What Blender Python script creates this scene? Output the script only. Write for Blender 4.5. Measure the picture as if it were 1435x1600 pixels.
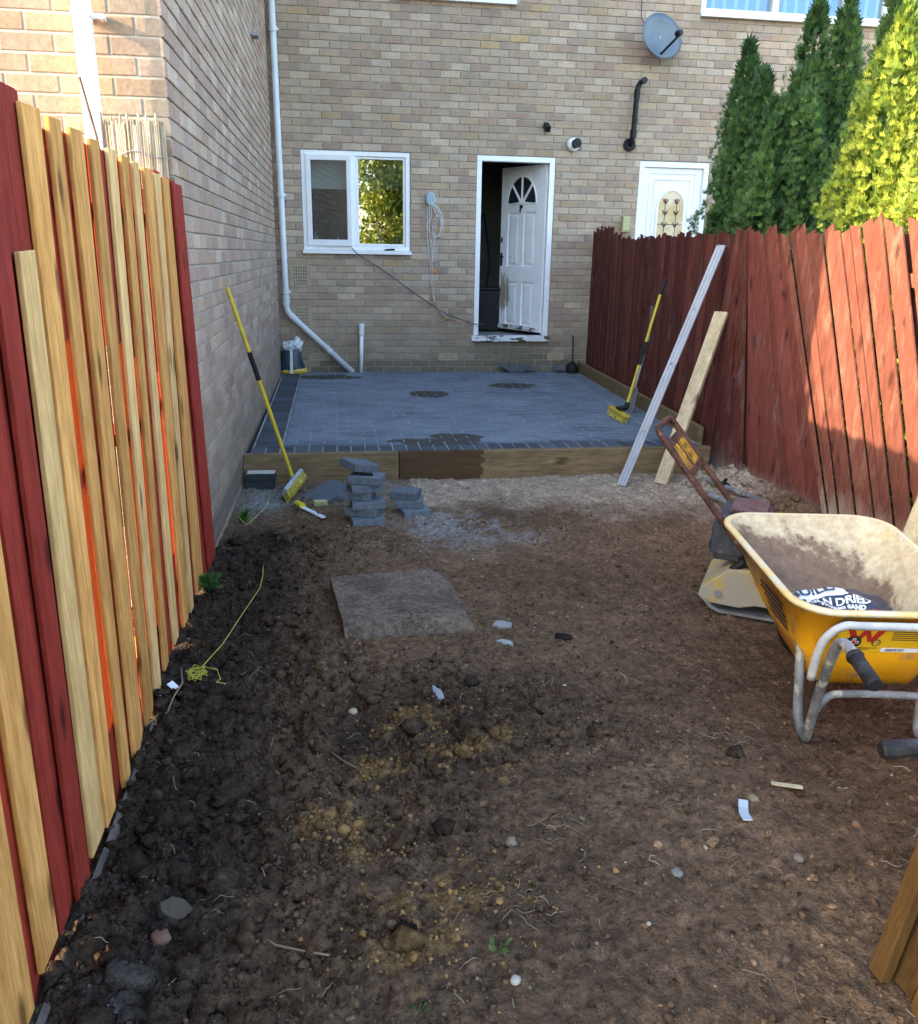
import bpy, math, random
import numpy as np
from mathutils import Vector, Matrix

# ------------------------------------------------------------------ camera, sky, sun, exposure
scene = bpy.context.scene
for o in list(bpy.data.objects):
    bpy.data.objects.remove(o)
COL = scene.collection

CAM = (0.6701, -10.3330, 1.4113)
YAW, PITCH, ROLL, FPX = 0.150872, 0.303290, 0.016834, 1289.3667
cam_d = bpy.data.cameras.new('camera')
cam_d.sensor_fit = 'VERTICAL'
cam_d.sensor_height = 36.0
cam_d.sensor_width = 36.0
cam_d.lens = 36.0 * FPX / 1600.0
cam_d.clip_start = 0.05
cam_d.clip_end = 500
cam = bpy.data.objects.new('camera', cam_d)
COL.objects.link(cam)
_f = Vector((math.sin(YAW) * math.cos(PITCH), math.cos(YAW) * math.cos(PITCH), -math.sin(PITCH)))
_r = Vector((math.cos(YAW), -math.sin(YAW), 0))
_u = _r.cross(_f)
_r2 = _r * math.cos(ROLL) + _u * math.sin(ROLL)
_u2 = -_r * math.sin(ROLL) + _u * math.cos(ROLL)
cam.matrix_world = Matrix(((_r2.x, _u2.x, -_f.x, CAM[0]), (_r2.y, _u2.y, -_f.y, CAM[1]),
                           (_r2.z, _u2.z, -_f.z, CAM[2]), (0, 0, 0, 1)))
scene.camera = cam

SUN_AZ, SUN_EL = math.radians(11.8), math.radians(18.7)
sun_dir = Vector((math.cos(SUN_AZ) * math.cos(SUN_EL), math.sin(SUN_AZ) * math.cos(SUN_EL), -math.sin(SUN_EL)))
world = bpy.data.worlds.new('World')
scene.world = world
world.use_nodes = True
wn = world.node_tree
bg = wn.nodes['Background']
sky = wn.nodes.new('ShaderNodeTexSky')
sky.sky_type = 'NISHITA'
sky.sun_disc = False
sky.sun_elevation = SUN_EL
sky.sun_rotation = math.atan2(-sun_dir.x, -sun_dir.y) % (2 * math.pi)
sky.air_density = 1.0
sky.dust_density = 2.0
sky.ozone_density = 1.0
wn.links.new(sky.outputs[0], bg.inputs['Color'])
bg.inputs['Strength'].default_value = 0.15
sun_l = bpy.data.lights.new('sun', 'SUN')
sun_l.energy = 2.0
sun_l.angle = math.radians(0.53)
sun_l.color = (1.0, 0.77, 0.50)
sun = bpy.data.objects.new('sun', sun_l)
COL.objects.link(sun)
sun.rotation_euler = sun_dir.to_track_quat('-Z', 'Y').to_euler()
sun.location = (-8, -9, 6)

scene.view_settings.view_transform = 'Standard'
scene.view_settings.look = 'None'
scene.view_settings.gamma = 1.0
scene.view_settings.use_curve_mapping = False
scene.view_settings.exposure = 3.2
scene.render.engine = 'CYCLES'
scene.cycles.use_denoising = True
scene.cycles.max_bounces = 8
scene.cycles.transparent_max_bounces = 12
scene.cycles.caustics_reflective = False
scene.cycles.caustics_refractive = False

# ------------------------------------------------------------------ helpers
RNG = random.Random(7)
NP = np.random.default_rng(11)


def tag(o, label=None, cat=None, group=None, kind=None):
    if label: o['label'] = label
    if cat: o['category'] = cat
    if group: o['group'] = group
    if kind: o['kind'] = kind
    return o


def empty(name, loc=(0, 0, 0), rz=0.0, label=None, cat=None, group=None, kind=None):
    o = bpy.data.objects.new(name, None)
    o.empty_display_size = 0.1
    o.location = loc
    o.rotation_euler = (0, 0, rz)
    COL.objects.link(o)
    return tag(o, label, cat, group, kind)


def rotm(rx=0, ry=0, rz=0):
    return np.array(Matrix.Rotation(rz, 3, 'Z') @ Matrix.Rotation(ry, 3, 'Y') @ Matrix.Rotation(rx, 3, 'X'))


class MB:
    """collects shapes; build() links them as one mesh object"""
    def __init__(self):
        self.v = []; self.f = []; self.m = []; self.c = []; self.n = 0

    def add(self, verts, faces, col=None, mi=0):
        k = self.n
        vs = [tuple(map(float, p)) for p in verts]
        self.v += vs
        self.n += len(vs)
        self.f += [tuple(i + k for i in f) for f in faces]
        self.m += [mi] * len(faces)
        c = col if col is not None else (1, 1, 1)
        self.c += [(c[0], c[1], c[2], 1.0)] * len(vs)
        return self

    def box(self, c, s, rot=None, col=None, mi=0):
        h = np.array(s) / 2.0
        p = np.array([[x, y, z] for x in (-1, 1) for y in (-1, 1) for z in (-1, 1)]) * h
        if rot is not None: p = p @ np.asarray(rot).T
        p = p + np.array(c)
        return self.add(p, [(0, 1, 3, 2), (4, 6, 7, 5), (0, 4, 5, 1), (2, 3, 7, 6), (0, 2, 6, 4), (1, 5, 7, 3)], col, mi)

    def lohi(self, a, b, col=None, mi=0):
        a = np.array(a, float); b = np.array(b, float)
        return self.box((a + b) / 2, np.abs(b - a), None, col, mi)

    def hexa(self, bot, top, col=None, mi=0):
        return self.add(list(bot) + list(top), [(3, 2, 1, 0), (4, 5, 6, 7), (0, 1, 5, 4), (1, 2, 6, 5), (2, 3, 7, 6), (3, 0, 4, 7)], col, mi)

    def tube(self, pts, r, n=10, cap=True, col=None, mi=0, squash=None):
        pts = [np.array(p, float) for p in pts]
        rs = [r] * len(pts) if np.isscalar(r) else list(r)
        V = []; F = []
        ref = None
        for i, p in enumerate(pts):
            if i == 0: d = pts[1] - p
            elif i == len(pts) - 1: d = p - pts[i - 1]
            else:
                d1 = pts[i] - pts[i - 1]; d2 = pts[i + 1] - pts[i]
                d = d1 / (np.linalg.norm(d1) + 1e-9) + d2 / (np.linalg.norm(d2) + 1e-9)
            d = d / (np.linalg.norm(d) + 1e-9)
            if ref is None:
                ref = np.array([0, 0, 1.0]) if abs(d[2]) < .9 else np.array([1.0, 0, 0])
            a = np.cross(d, ref); a /= np.linalg.norm(a) + 1e-9
            b = np.cross(a, d); ref = b
            for k in range(n):
                t = 2 * math.pi * k / n
                V.append(p + rs[i] * (a * math.cos(t) + b * math.sin(t) * (squash or 1)))
        for i in range(len(pts) - 1):
            for k in range(n):
                F.append((i * n + k, i * n + (k + 1) % n, (i + 1) * n + (k + 1) % n, (i + 1) * n + k))
        if cap:
            F.append(tuple(range(n - 1, -1, -1)))
            F.append(tuple((len(pts) - 1) * n + k for k in range(n)))
        return self.add(V, F, col, mi)

    def prism(self, poly, y0, y1, col=None, mi=0, fn=None):
        """polygon in (x,z) pushed from y0 to y1"""
        n = len(poly)
        V = [(p[0], y0, p[1]) for p in poly] + [(p[0], y1, p[1]) for p in poly]
        if fn: V = [fn(v) for v in V]
        F = [tuple(range(n)), tuple(range(2 * n - 1, n - 1, -1))]
        F += [(i + n, (i + 1) % n + n, (i + 1) % n, i) for i in range(n)]
        return self.add(V, F, col, mi)

    def loft(self, rings, closed=True, cap0=True, cap1=True, col=None, mis=None):
        n = len(rings[0]); k0 = self.n
        V = [p for r in rings for p in r]
        self.add(V, [], col)
        for i in range(len(rings) - 1):
            mi = mis[i] if mis else 0
            for k in range(n if closed else n - 1):
                self.f.append((k0 + i * n + k, k0 + i * n + (k + 1) % n, k0 + (i + 1) * n + (k + 1) % n, k0 + (i + 1) * n + k))
                self.m.append(mi)
        if cap0:
            self.f.append(tuple(k0 + k for k in range(n - 1, -1, -1))); self.m.append(mis[0] if mis else 0)
        if cap1:
            self.f.append(tuple(k0 + (len(rings) - 1) * n + k for k in range(n))); self.m.append(mis[-1] if mis else 0)
        return self

    def build(self, name, mat, parent=None, smooth=False, bevel=0, attr=False, local=False, kind=None):
        V = np.array(self.v, float)
        me = bpy.data.meshes.new(name)
        if parent is not None and not local:
            inv = parent_world(parent).inverted()
            V = V @ np.array(inv.to_3x3()).T + np.array(inv.translation)
        me.from_pydata(V.tolist(), [], self.f)
        mats = mat if isinstance(mat, (list, tuple)) else [mat]
        for m in mats: me.materials.append(m)
        if len(mats) > 1: me.polygons.foreach_set('material_index', self.m)
        if attr:
            a = me.attributes.new('Col', 'FLOAT_COLOR', 'POINT')
            a.data.foreach_set('color', np.array(self.c, np.float32).ravel())
        if smooth: me.polygons.foreach_set('use_smooth', [True] * len(me.polygons))
        me.update()
        o = bpy.data.objects.new(name, me)
        COL.objects.link(o)
        if parent is not None: o.parent = parent
        if kind: o['kind'] = kind
        if bevel:
            b = o.modifiers.new('bevel', 'BEVEL')
            b.width = bevel; b.segments = 2; b.limit_method = 'ANGLE'; b.angle_limit = math.radians(40)
        return o


def parent_world(p):
    m = p.matrix_basis.copy()
    while p.parent is not None:
        p = p.parent
        m = p.matrix_basis @ m
    return m


def np_mesh(name, V, F, mat, C=None, parent=None, smooth=False):
    """V (n,3), F (m,k) arrays -> object"""
    me = bpy.data.meshes.new(name)
    V = np.asarray(V, np.float32); F = np.asarray(F, np.int32)
    k = F.shape[1]
    me.vertices.add(len(V)); me.vertices.foreach_set('co', V.ravel())
    me.loops.add(F.size); me.loops.foreach_set('vertex_index', F.ravel())
    me.polygons.add(len(F))
    me.polygons.foreach_set('loop_start', np.arange(0, F.size, k, dtype=np.int32))
    me.polygons.foreach_set('loop_total', np.full(len(F), k, np.int32))
    if C is not None:
        C = np.asarray(C, np.float32)
        if C.shape[1] == 3: C = np.hstack([C, np.ones((len(C), 1), np.float32)])
        a = me.attributes.new('Col', 'FLOAT_COLOR', 'POINT'); a.data.foreach_set('color', C.ravel())
    me.materials.append(mat)
    if smooth: me.polygons.foreach_set('use_smooth', [True] * len(F))
    me.update(calc_edges=True); me.validate()
    o = bpy.data.objects.new(name, me); COL.objects.link(o)
    if parent is not None: o.parent = parent
    return o


def copy_tree(o, parent=None):
    c = o.copy(); COL.objects.link(c); c.parent = parent
    for ch in list(o.children): copy_tree(ch, c)
    return c


def vnoise(x, y, seed=0):
    """smooth value noise in [-1,1] for arrays"""
    xi = np.floor(x).astype(np.int64); yi = np.floor(y).astype(np.int64)
    fx = x - xi; fy = y - yi
    fx = fx * fx * (3 - 2 * fx); fy = fy * fy * (3 - 2 * fy)
    def hsh(a, b):
        n = (a * 374761393 + b * 668265263 + seed * 974634777) & 0xffffffff
        n = ((n ^ (n >> 13)) * 1274126177) & 0xffffffff
        return ((n ^ (n >> 16)) & 0xffff) / 32767.5 - 1
    a = hsh(xi, yi); b = hsh(xi + 1, yi); c = hsh(xi, yi + 1); d = hsh(xi + 1, yi + 1)
    return (a * (1 - fx) + b * fx) * (1 - fy) + (c * (1 - fx) + d * fx) * fy


def fbm(x, y, seed=0, oct=4, gain=.5):
    s = 0; a = 1; t = 0
    for i in range(oct):
        s = s + a * vnoise(x * 2 ** i + 13.7 * i, y * 2 ** i - 7.3 * i, seed + i); t += a; a *= gain
    return s / t


def worley(x, y, seed=0):
    """F2-F1 and a random value per cell"""
    xi = np.floor(x).astype(np.int64); yi = np.floor(y).astype(np.int64)
    f1 = np.full(x.shape, 9.); f2 = np.full(x.shape, 9.); rv = np.zeros(x.shape)
    for dx in (-1, 0, 1):
        for dy in (-1, 0, 1):
            cx, cy = xi + dx, yi + dy
            n = (cx * 374761393 + cy * 668265263 + seed * 974634777) & 0xffffffff
            n = ((n ^ (n >> 13)) * 1274126177) & 0xffffffff
            a = (n & 0xffff) / 65535.; b_ = ((n >> 8) & 0xffff) / 65535.; c = ((n >> 16) & 0xffff) / 65535.
            d = np.hypot(cx + a - x, cy + b_ - y)
            new = d < f1
            f2 = np.where(new, f1, np.minimum(f2, d)); rv = np.where(new, c, rv); f1 = np.where(new, d, f1)
    return f2 - f1, rv


_txt_cache = {}
def text_polys(s, size, shear=0.0, bold=0.0):
    """(verts2d, faces) of a flat text, origin bottom-left"""
    key = (s, size, shear, bold)
    if key in _txt_cache: return _txt_cache[key]
    cu = bpy.data.curves.new('t', 'FONT'); cu.body = s; cu.size = size; cu.shear = shear; cu.offset = bold
    cu.resolution_u = 3
    o = bpy.data.objects.new('t', cu); COL.objects.link(o)
    dg = bpy.context.evaluated_depsgraph_get()
    me = bpy.data.meshes.new_from_object(o.evaluated_get(dg))
    V = [(v.co.x, v.co.y) for v in me.vertices]; F = [tuple(p.vertices) for p in me.polygons]
    bpy.data.objects.remove(o); bpy.data.meshes.remove(me); bpy.data.curves.remove(cu)
    _txt_cache[key] = (V, F)
    return V, F


# ------------------------------------------------------------------ materials
def new_mat(name):
    m = bpy.data.materials.new(name); m.use_nodes = True
    nt = m.node_tree
    return m, nt, nt.nodes['Principled BSDF']


def nd(nt, t, **k):
    n = nt.nodes.new('ShaderNode' + t)
    for a, v in k.items():
        if hasattr(n, a): setattr(n, a, v)
        else: n.inputs[a.replace('_', ' ')].default_value = v
    return n


def coords(nt, scale=(1, 1, 1), rot=(0, 0, 0), kind='Object'):
    tc = nd(nt, 'TexCoord'); mp = nd(nt, 'Mapping')
    mp.inputs['Scale'].default_value = scale; mp.inputs['Rotation'].default_value = rot
    nt.links.new(tc.outputs[kind], mp.inputs['Vector'])
    return mp.outputs[0]


def noise(nt, vec, scale, detail=4, rough=.55, dist=0.0):
    n = nd(nt, 'TexNoise'); n.inputs['Scale'].default_value = scale; n.inputs['Detail'].default_value = detail
    n.inputs['Roughness'].default_value = rough; n.inputs['Distortion'].default_value = dist
    if vec is not None: nt.links.new(vec, n.inputs['Vector'])
    return n.outputs['Fac']


def ramp(nt, fac, stops):
    r = nd(nt, 'ValToRGB')
    el = r.color_ramp.elements
    while len(el) < len(stops): el.new(.5)
    for e, (p, c) in zip(el, stops):
        e.position = p; e.color = (*c, 1) if len(c) == 3 else c
    nt.links.new(fac, r.inputs['Fac'])
    return r.outputs['Color']


def mixc(nt, fac, a, b, mode='MIX'):
    m = nd(nt, 'Mix', data_type='RGBA', blend_type=mode)
    for s, v in ((0, fac), (6, a), (7, b)):
        if isinstance(v, (int, float)): m.inputs[s].default_value = v
        elif isinstance(v, tuple): m.inputs[s].default_value = (*v, 1) if len(v) == 3 else v
        else: nt.links.new(v, m.inputs[s])
    return m.outputs[2]


def math_n(nt, op, a, b=0.0, c=0.0, clamp=False):
    m = nd(nt, 'Math', operation=op, use_clamp=clamp)
    for i, v in enumerate((a, b, c)):
        if isinstance(v, (int, float)): m.inputs[i].default_value = v
        else: nt.links.new(v, m.inputs[i])
    return m.outputs[0]


def bump(nt, b, h, strength=.3, dist=.005):
    n = nd(nt, 'Bump'); n.inputs['Strength'].default_value = strength; n.inputs['Distance'].default_value = dist
    nt.links.new(h, n.inputs['Height']); nt.links.new(n.outputs[0], b.inputs['Normal'])


def worn(name, c1, c2, scale=8, lo=.4, hi=.6, rough=.6, metal=0.0, bs=.25, bd=.003, c3=None, lo3=.62, hi3=.7, s3=40, stretch=(1, 1, 1), spec=.5):
    m, nt, b = new_mat(name)
    v = coords(nt, stretch)
    f = noise(nt, v, scale, 6, .6)
    col = ramp(nt, f, [(lo, c1), (hi, c2)])
    if c3 is not None:
        f3 = noise(nt, v, s3, 4, .6)
        k = ramp(nt, f3, [(lo3, (0, 0, 0)), (hi3, (1, 1, 1))])
        col = mixc(nt, k, col, c3)
    nt.links.new(col, b.inputs['Base Color'])
    b.inputs['Roughness'].default_value = rough; b.inputs['Metallic'].default_value = metal
    b.inputs['Specular IOR Level'].default_value = spec
    bump(nt, b, noise(nt, v, scale * 6, 5, .65), bs, bd)
    return m


def wood(name, c1, c2, knot, axis='Z', rough=.75, var=.35, weather=None, gs=1.0, low=None):
    """grain runs along axis; every board differs (object random)"""
    m, nt, b = new_mat(name)
    st = {'X': (1.2, 22, 22), 'Y': (22, 1.2, 22), 'Z': (22, 22, 1.2)}[axis]
    st = tuple(s * gs for s in st)
    tc = nd(nt, 'TexCoord'); oi = nd(nt, 'ObjectInfo')
    add = nd(nt, 'VectorMath', operation='ADD')
    sc = nd(nt, 'VectorMath', operation='SCALE'); sc.inputs['Scale'].default_value = 17.0
    cmb = nd(nt, 'CombineXYZ')
    for i in range(3): nt.links.new(oi.outputs['Random'], cmb.inputs[i])
    nt.links.new(cmb.outputs[0], sc.inputs[0])
    nt.links.new(tc.outputs['Object'], add.inputs[0]); nt.links.new(sc.outputs[0], add.inputs[1])
    mp = nd(nt, 'Mapping'); mp.inputs['Scale'].default_value = st
    nt.links.new(add.outputs[0], mp.inputs['Vector'])
    g = noise(nt, mp.outputs[0], 2.2, 6, .62, .6)
    col = ramp(nt, g, [(.3, c1), (.68, c2)])
    # knots
    vo = nd(nt, 'TexVoronoi', voronoi_dimensions='2D'); vo.inputs['Scale'].default_value = 1.0
    mk = nd(nt, 'Mapping'); mk.inputs['Scale'].default_value = {'X': (2.4, 7, 7), 'Y': (7, 2.4, 7), 'Z': (7, 7, 2.4)}[axis]
    nt.links.new(add.outputs[0], mk.inputs['Vector'])
    sx = nd(nt, 'SeparateXYZ'); nt.links.new(mk.outputs[0], sx.inputs[0])
    cx = nd(nt, 'CombineXYZ')
    lo_, ac_ = {'X': ('X', 'Z'), 'Y': ('Y', 'X'), 'Z': ('Z', 'Y')}[axis]
    nt.links.new(sx.outputs[lo_], cx.inputs[0]); nt.links.new(sx.outputs[ac_], cx.inputs[1]); nt.links.new(cx.outputs[0], vo.inputs['Vector'])
    kk = ramp(nt, vo.outputs['Distance'], [(.06, (1, 1, 1)), (.11, (.5, .5, .5)), (.17, (0, 0, 0))])
    sc2 = nd(nt, 'SeparateColor'); nt.links.new(vo.outputs['Color'], sc2.inputs[0])
    kf = math_n(nt, 'MULTIPLY', math_n(nt, 'MULTIPLY', kk, math_n(nt, 'LESS_THAN', sc2.outputs[0], .34)), .85)
    col = mixc(nt, kf, col, knot)
    # fine streaks
    g2 = noise(nt, mp.outputs[0], 9, 3, .5)
    col = mixc(nt, .35, col, ramp(nt, g2, [(.35, (.35, .35, .35)), (.65, (1, 1, 1))]), 'MULTIPLY')
    bl = noise(nt, mk.outputs[0], 2.6, 4, .6)
    col = mixc(nt, .6, col, ramp(nt, bl, [(.32, (.62, .58, .52)), (.62, (1.08, 1.08, 1.08))]), 'MULTIPLY')
    # board to board
    val = math_n(nt, 'MULTIPLY_ADD', oi.outputs['Random'], var, 1 - var * .55)
    hs = nd(nt, 'HueSaturation'); nt.links.new(val, hs.inputs['Value']); nt.links.new(col, hs.inputs['Color'])
    col = hs.outputs[0]
    if weather is not None:
        wv = noise(nt, coords(nt, (3, 3, 1.1)), 3.1, 6, .7)
        col = mixc(nt, ramp(nt, wv, [(.54, (0, 0, 0)), (.72, (.8, .8, .8))]), col, weather)
    if low is not None:
        sp = nd(nt, 'SeparateXYZ'); gm = nd(nt, 'NewGeometry'); nt.links.new(gm.outputs['Position'], sp.inputs[0])
        nz = noise(nt, coords(nt, (14, 14, 3)), 2.0, 5, .7)
        hh = math_n(nt, 'MULTIPLY_ADD', nz, -low[1] * 1.6, sp.outputs['Z'])
        k = nd(nt, 'MapRange'); k.inputs['From Min'].default_value = low[0]; k.inputs['From Max'].default_value = low[0] - low[1]
        nt.links.new(hh, k.inputs['Value'])
        col = mixc(nt, k.outputs[0], col, low[2])
    nt.links.new(col, b.inputs['Base Color'])
    b.inputs['Roughness'].default_value = rough
    b.inputs['Specular IOR Level'].default_value = .15
    bump(nt, b, g, .4, .002)
    return m


def brick_mat(name):
    m, nt, b = new_mat(name)
    at = nd(nt, 'Attribute', attribute_name='Col')
    v = coords(nt)
    f = noise(nt, v, 55, 6, .7)
    col = mixc(nt, .8, at.outputs['Color'], ramp(nt, f, [(.28, (.58, .57, .56)), (.72, (1.12, 1.12, 1.12))]), 'MULTIPLY')
    f2 = noise(nt, v, 1.3, 4, .6)
    col = mixc(nt, .55, col, ramp(nt, f2, [(.35, (.84, .83, .80)), (.6, (1.05, 1.05, 1.05))]), 'MULTIPLY')
    fs = noise(nt, v, 7, 5, .65)
    col = mixc(nt, .5, col, ramp(nt, fs, [(.3, (.7, .7, .68)), (.62, (1.1, 1.1, 1.1))]), 'MULTIPLY')
    pit = noise(nt, v, 130, 2, .5)
    col = mixc(nt, ramp(nt, pit, [(.70, (0, 0, 0)), (.76, (.7, .7, .7))]), col, (.07, .06, .055))
    # green-brown damp at the foot of the wall
    sp = nd(nt, 'SeparateXYZ'); gm = nd(nt, 'NewGeometry'); nt.links.new(gm.outputs['Position'], sp.inputs[0])
    hh = math_n(nt, 'MULTIPLY_ADD', noise(nt, v, 2.2, 5, .65), -.9, sp.outputs['Z'])
    k = nd(nt, 'MapRange'); k.inputs['From Min'].default_value = .35; k.inputs['From Max'].default_value = -.35; k.inputs['To Max'].default_value = .55
    nt.links.new(hh, k.inputs['Value'])
    col = mixc(nt, k.outputs[0], col, (.15, .135, .095))
    nt.links.new(col, b.inputs['Base Color'])
    b.inputs['Roughness'].default_value = .9
    b.inputs['Specular IOR Level'].default_value = .25
    hb = math_n(nt, 'ADD', f, math_n(nt, 'MULTIPLY', fs, 1.5))
    bump(nt, b, hb, .5, .004)
    return m


def plain(name, c, rough=.5, metal=0.0, spec=.5):
    m, nt, b = new_mat(name)
    b.inputs['Base Color'].default_value = (*c, 1); b.inputs['Roughness'].default_value = rough
    b.inputs['Metallic'].default_value = metal; b.inputs['Specular IOR Level'].default_value = spec
    return m


def glass_mat(name, refl, tint, rough=0.0):
    m = bpy.data.materials.new(name); m.use_nodes = True; nt = m.node_tree
    out = nt.nodes['Material Output']; nt.nodes.remove(nt.nodes['Principled BSDF'])
    tr = nd(nt, 'BsdfTransparent'); tr.inputs[0].default_value = (*tint, 1)
    gl = nd(nt, 'BsdfGlossy'); gl.inputs['Roughness'].default_value = rough
    mx = nd(nt, 'MixShader'); mx.inputs[0].default_value = refl
    nt.links.new(tr.outputs[0], mx.inputs[1]); nt.links.new(gl.outputs[0], mx.inputs[2]); nt.links.new(mx.outputs[0], out.inputs[0])
    return m


def attr_mat(name, rough=.8, nscale=30, lo=.6, hi=1.2, bs=.3, bd=.004, bscale=60, trans=0.0, spec=.3):
    m, nt, b = new_mat(name)
    at = nd(nt, 'Attribute', attribute_name='Col')
    v = coords(nt)
    f = noise(nt, v, nscale, 6, .7)
    col = mixc(nt, 1.0, at.outputs['Color'], ramp(nt, f, [(.25, (lo,) * 3), (.75, (hi,) * 3)]), 'MULTIPLY')
    nt.links.new(col, b.inputs['Base Color'])
    b.inputs['Roughness'].default_value = rough; b.inputs['Specular IOR Level'].default_value = spec
    if bs: bump(nt, b, noise(nt, v, bscale, 6, .7), bs, bd)
    if trans:
        t = nd(nt, 'BsdfTranslucent'); nt.links.new(col, t.inputs[0])
        mx = nd(nt, 'MixShader'); mx.inputs[0].default_value = trans
        nt.links.new(b.outputs[0], mx.inputs[1]); nt.links.new(t.outputs[0], mx.inputs[2])
        nt.links.new(mx.outputs[0], nt.nodes['Material Output'].inputs[0])
    return m


M_brick = brick_mat('brick_face')
M_mortar = worn('mortar', (.30, .275, .235), (.41, .375, .32), 14, .35, .65, .95, bs=.4, bd=.004)
M_white = worn('white_plastic', (.82, .82, .82), (.75, .75, .74), 5, .45, .75, .35, bs=.02)
M_whitepaint = worn('white_paint', (.86, .86, .86), (.76, .75, .73), 6, .45, .75, .5, bs=.1, c3=(.16, .12, .09), lo3=.69, hi3=.73, s3=14)
M_sillpaint = worn('flaking_paint', (.74, .75, .76), (.6, .6, .58), 6, .45, .7, .6, bs=.3, c3=(.08, .065, .05), lo3=.52, hi3=.58, s3=9, stretch=(1, 1, 2.5))
M_pipe = worn('grey_pipe', (.62, .64, .64), (.54, .56, .55), 4, .4, .7, .45, bs=.03)
M_dark = plain('dark_void', (.015, .016, .018), .9)
M_room = worn('room_wall', (.20, .20, .19), (.16, .16, .155), 4, rough=.9)
M_black = worn('black_plastic', (.008, .008, .009), (.014, .014, .015), 12, rough=.5, bs=.05, spec=.25)
M_rubber = worn('rubber_grip', (.010, .010, .011), (.045, .045, .045), 18, .5, .75, .6, bs=.2, spec=.25)
M_glass = glass_mat('window_glass', .40, (.72, .76, .75))
M_glass_sash = glass_mat('sash_glass', .14, (.80, .83, .82))
M_glass_dark = glass_mat('door_glass', .18, (.35, .38, .38), .05)
M_nat = wood('natural_timber', (.48, .212, .050), (.78, .40, .125), (.10, .045, .015), 'Z', var=.36)
M_light = wood('pale_timber', (.56, .325, .12), (.78, .50, .21), (.16, .085, .035), 'Z', var=.2)
M_red = wood('red_stained_timber', (.22, .024, .015), (.34, .042, .025), (.04, .009, .008), 'Z', var=.3)
M_redthin = wood('thin_red_slat', (.22, .024, .015), (.34, .042, .025), (.04, .009, .008), 'Z', var=.1)
def _backlit(m, c, k):
    nt = m.node_tree; b = nt.nodes['Principled BSDF']; t = nd(nt, 'BsdfTranslucent'); t.inputs[0].default_value = (*c, 1)
    mx = nd(nt, 'MixShader'); mx.inputs[0].default_value = k
    nt.links.new(b.outputs[0], mx.inputs[1]); nt.links.new(t.outputs[0], mx.inputs[2]); nt.links.new(mx.outputs[0], nt.nodes['Material Output'].inputs[0])
_backlit(M_redthin, (.95, .42, .08), .16)
M_redold = wood('old_red_stained_timber', (.098, .028, .021), (.165, .048, .036), (.03, .010, .009), 'Z', var=.55, weather=(.155, .10, .088), low=(-.13, .14, (.19, .15, .125)))
M_redbright = wood('red_brown_timber', (.115, .039, .028), (.18, .064, .045), (.05, .017, .013), 'Z', var=.34, weather=(.21, .115, .085), low=(-.05, .20, (.27, .205, .16)))
M_sleeper = wood('sleeper_timber', (.17, .118, .060), (.28, .205, .112), (.07, .045, .025), 'X', var=.15)
M_plank = wood('plank_timber', (.44, .35, .21), (.56, .465, .30), (.2, .14, .08), 'Z', var=.1)
M_gatewood = wood('brown_treated_timber', (.045, .024, .007), (.085, .048, .015), (.05, .03, .012), 'Z', var=.3)
M_yellowpole = worn('yellow_pole', (.58, .43, .03), (.50, .36, .03), 20, rough=.45, bs=.05, c3=(.16, .12, .07), lo3=.66, hi3=.75, s3=30)
M_yellowbr = worn('yellow_bristle', (.52, .42, .05), (.40, .33, .06), 30, rough=.7)
M_alu = worn('aluminium', (.42, .43, .45), (.36, .37, .39), 5, rough=.5, metal=.35, bs=.05, c3=(.26, .27, .28), lo3=.6, hi3=.7, s3=9)
M_steel = worn('dull_steel', (.30, .30, .31), (.20, .19, .18), 12, rough=.5, metal=.6, bs=.15)
M_galv = worn('mucky_galvanised_tube', (.24, .24, .235), (.10, .10, .10), 8, .36, .6, .6, metal=.2, bs=.3, c3=(.38, .35, .28), lo3=.56, hi3=.64, s3=22)
M_rust = worn('rusty_tube', (.045, .020, .014), (.115, .052, .033), 16, .38, .62, .8, bs=.5, c3=(.22, .16, .13), lo3=.62, hi3=.70, s3=34, spec=.2)
M_yellow = worn('yellow_enamel', (.86, .40, .006), (.78, .34, .006), 4, .35, .7, .38, bs=.05, c3=(.34, .225, .10), lo3=.55, hi3=.68, s3=9)
M_engine = worn('engine_black', (.020, .022, .026), (.055, .058, .062), 10, .4, .65, .55, bs=.2, c3=(.20, .19, .18), lo3=.62, hi3=.75, s3=25)
M_enginered = worn('engine_red', (.075, .030, .026), (.12, .07, .062), 16, rough=.7, bs=.2)
M_compyellow = worn('compactor_yellow', (.42, .29, .05), (.33, .27, .16), 9, .40, .58, .8, bs=.5, c3=(.30, .265, .20), lo3=.46, hi3=.56, s3=7)
M_red_print = plain('red_print', (.42, .02, .015), .45)
M_black_print = plain('black_print', (.02, .02, .02), .5)
M_white_print = plain('white_print', (.75, .75, .75), .5)
M_yellow_print = worn('yellow_print', (.62, .36, .03), (.35, .2, .04), 40, .4, .6, .6)
M_navy = worn('navy_plastic', (.018, .028, .050), (.035, .05, .08), 12, rough=.35, bs=.3, bd=.006)
M_whitebag = worn('white_plastic_bag', (.66, .67, .68), (.55, .56, .57), 10, rough=.4, bs=.4, bd=.008)
M_yellowbag = plain('yellow_plastic', (.55, .38, .06), .45)
M_maroon = plain('maroon_print', (.16, .035, .03), .5)
M_bluegrey = worn('dish_grey', (.085, .115, .155), (.13, .155, .175), 3, rough=.45, bs=.03)
M_bluecurtain = plain('blue_blind', (.04, .22, .68), .8)
M_palecurtain = plain('pale_blue_blind', (.15, .40, .72), .8)
M_glass_up = glass_mat('upper_glass', .08, (.92, .94, .94))
M_blind = plain('roller_blind', (.62, .68, .66), .85)
M_string = plain('yellow_string', (.42, .38, .05), .7)
M_wirew = plain('white_cable', (.62, .62, .6), .5)
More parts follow.
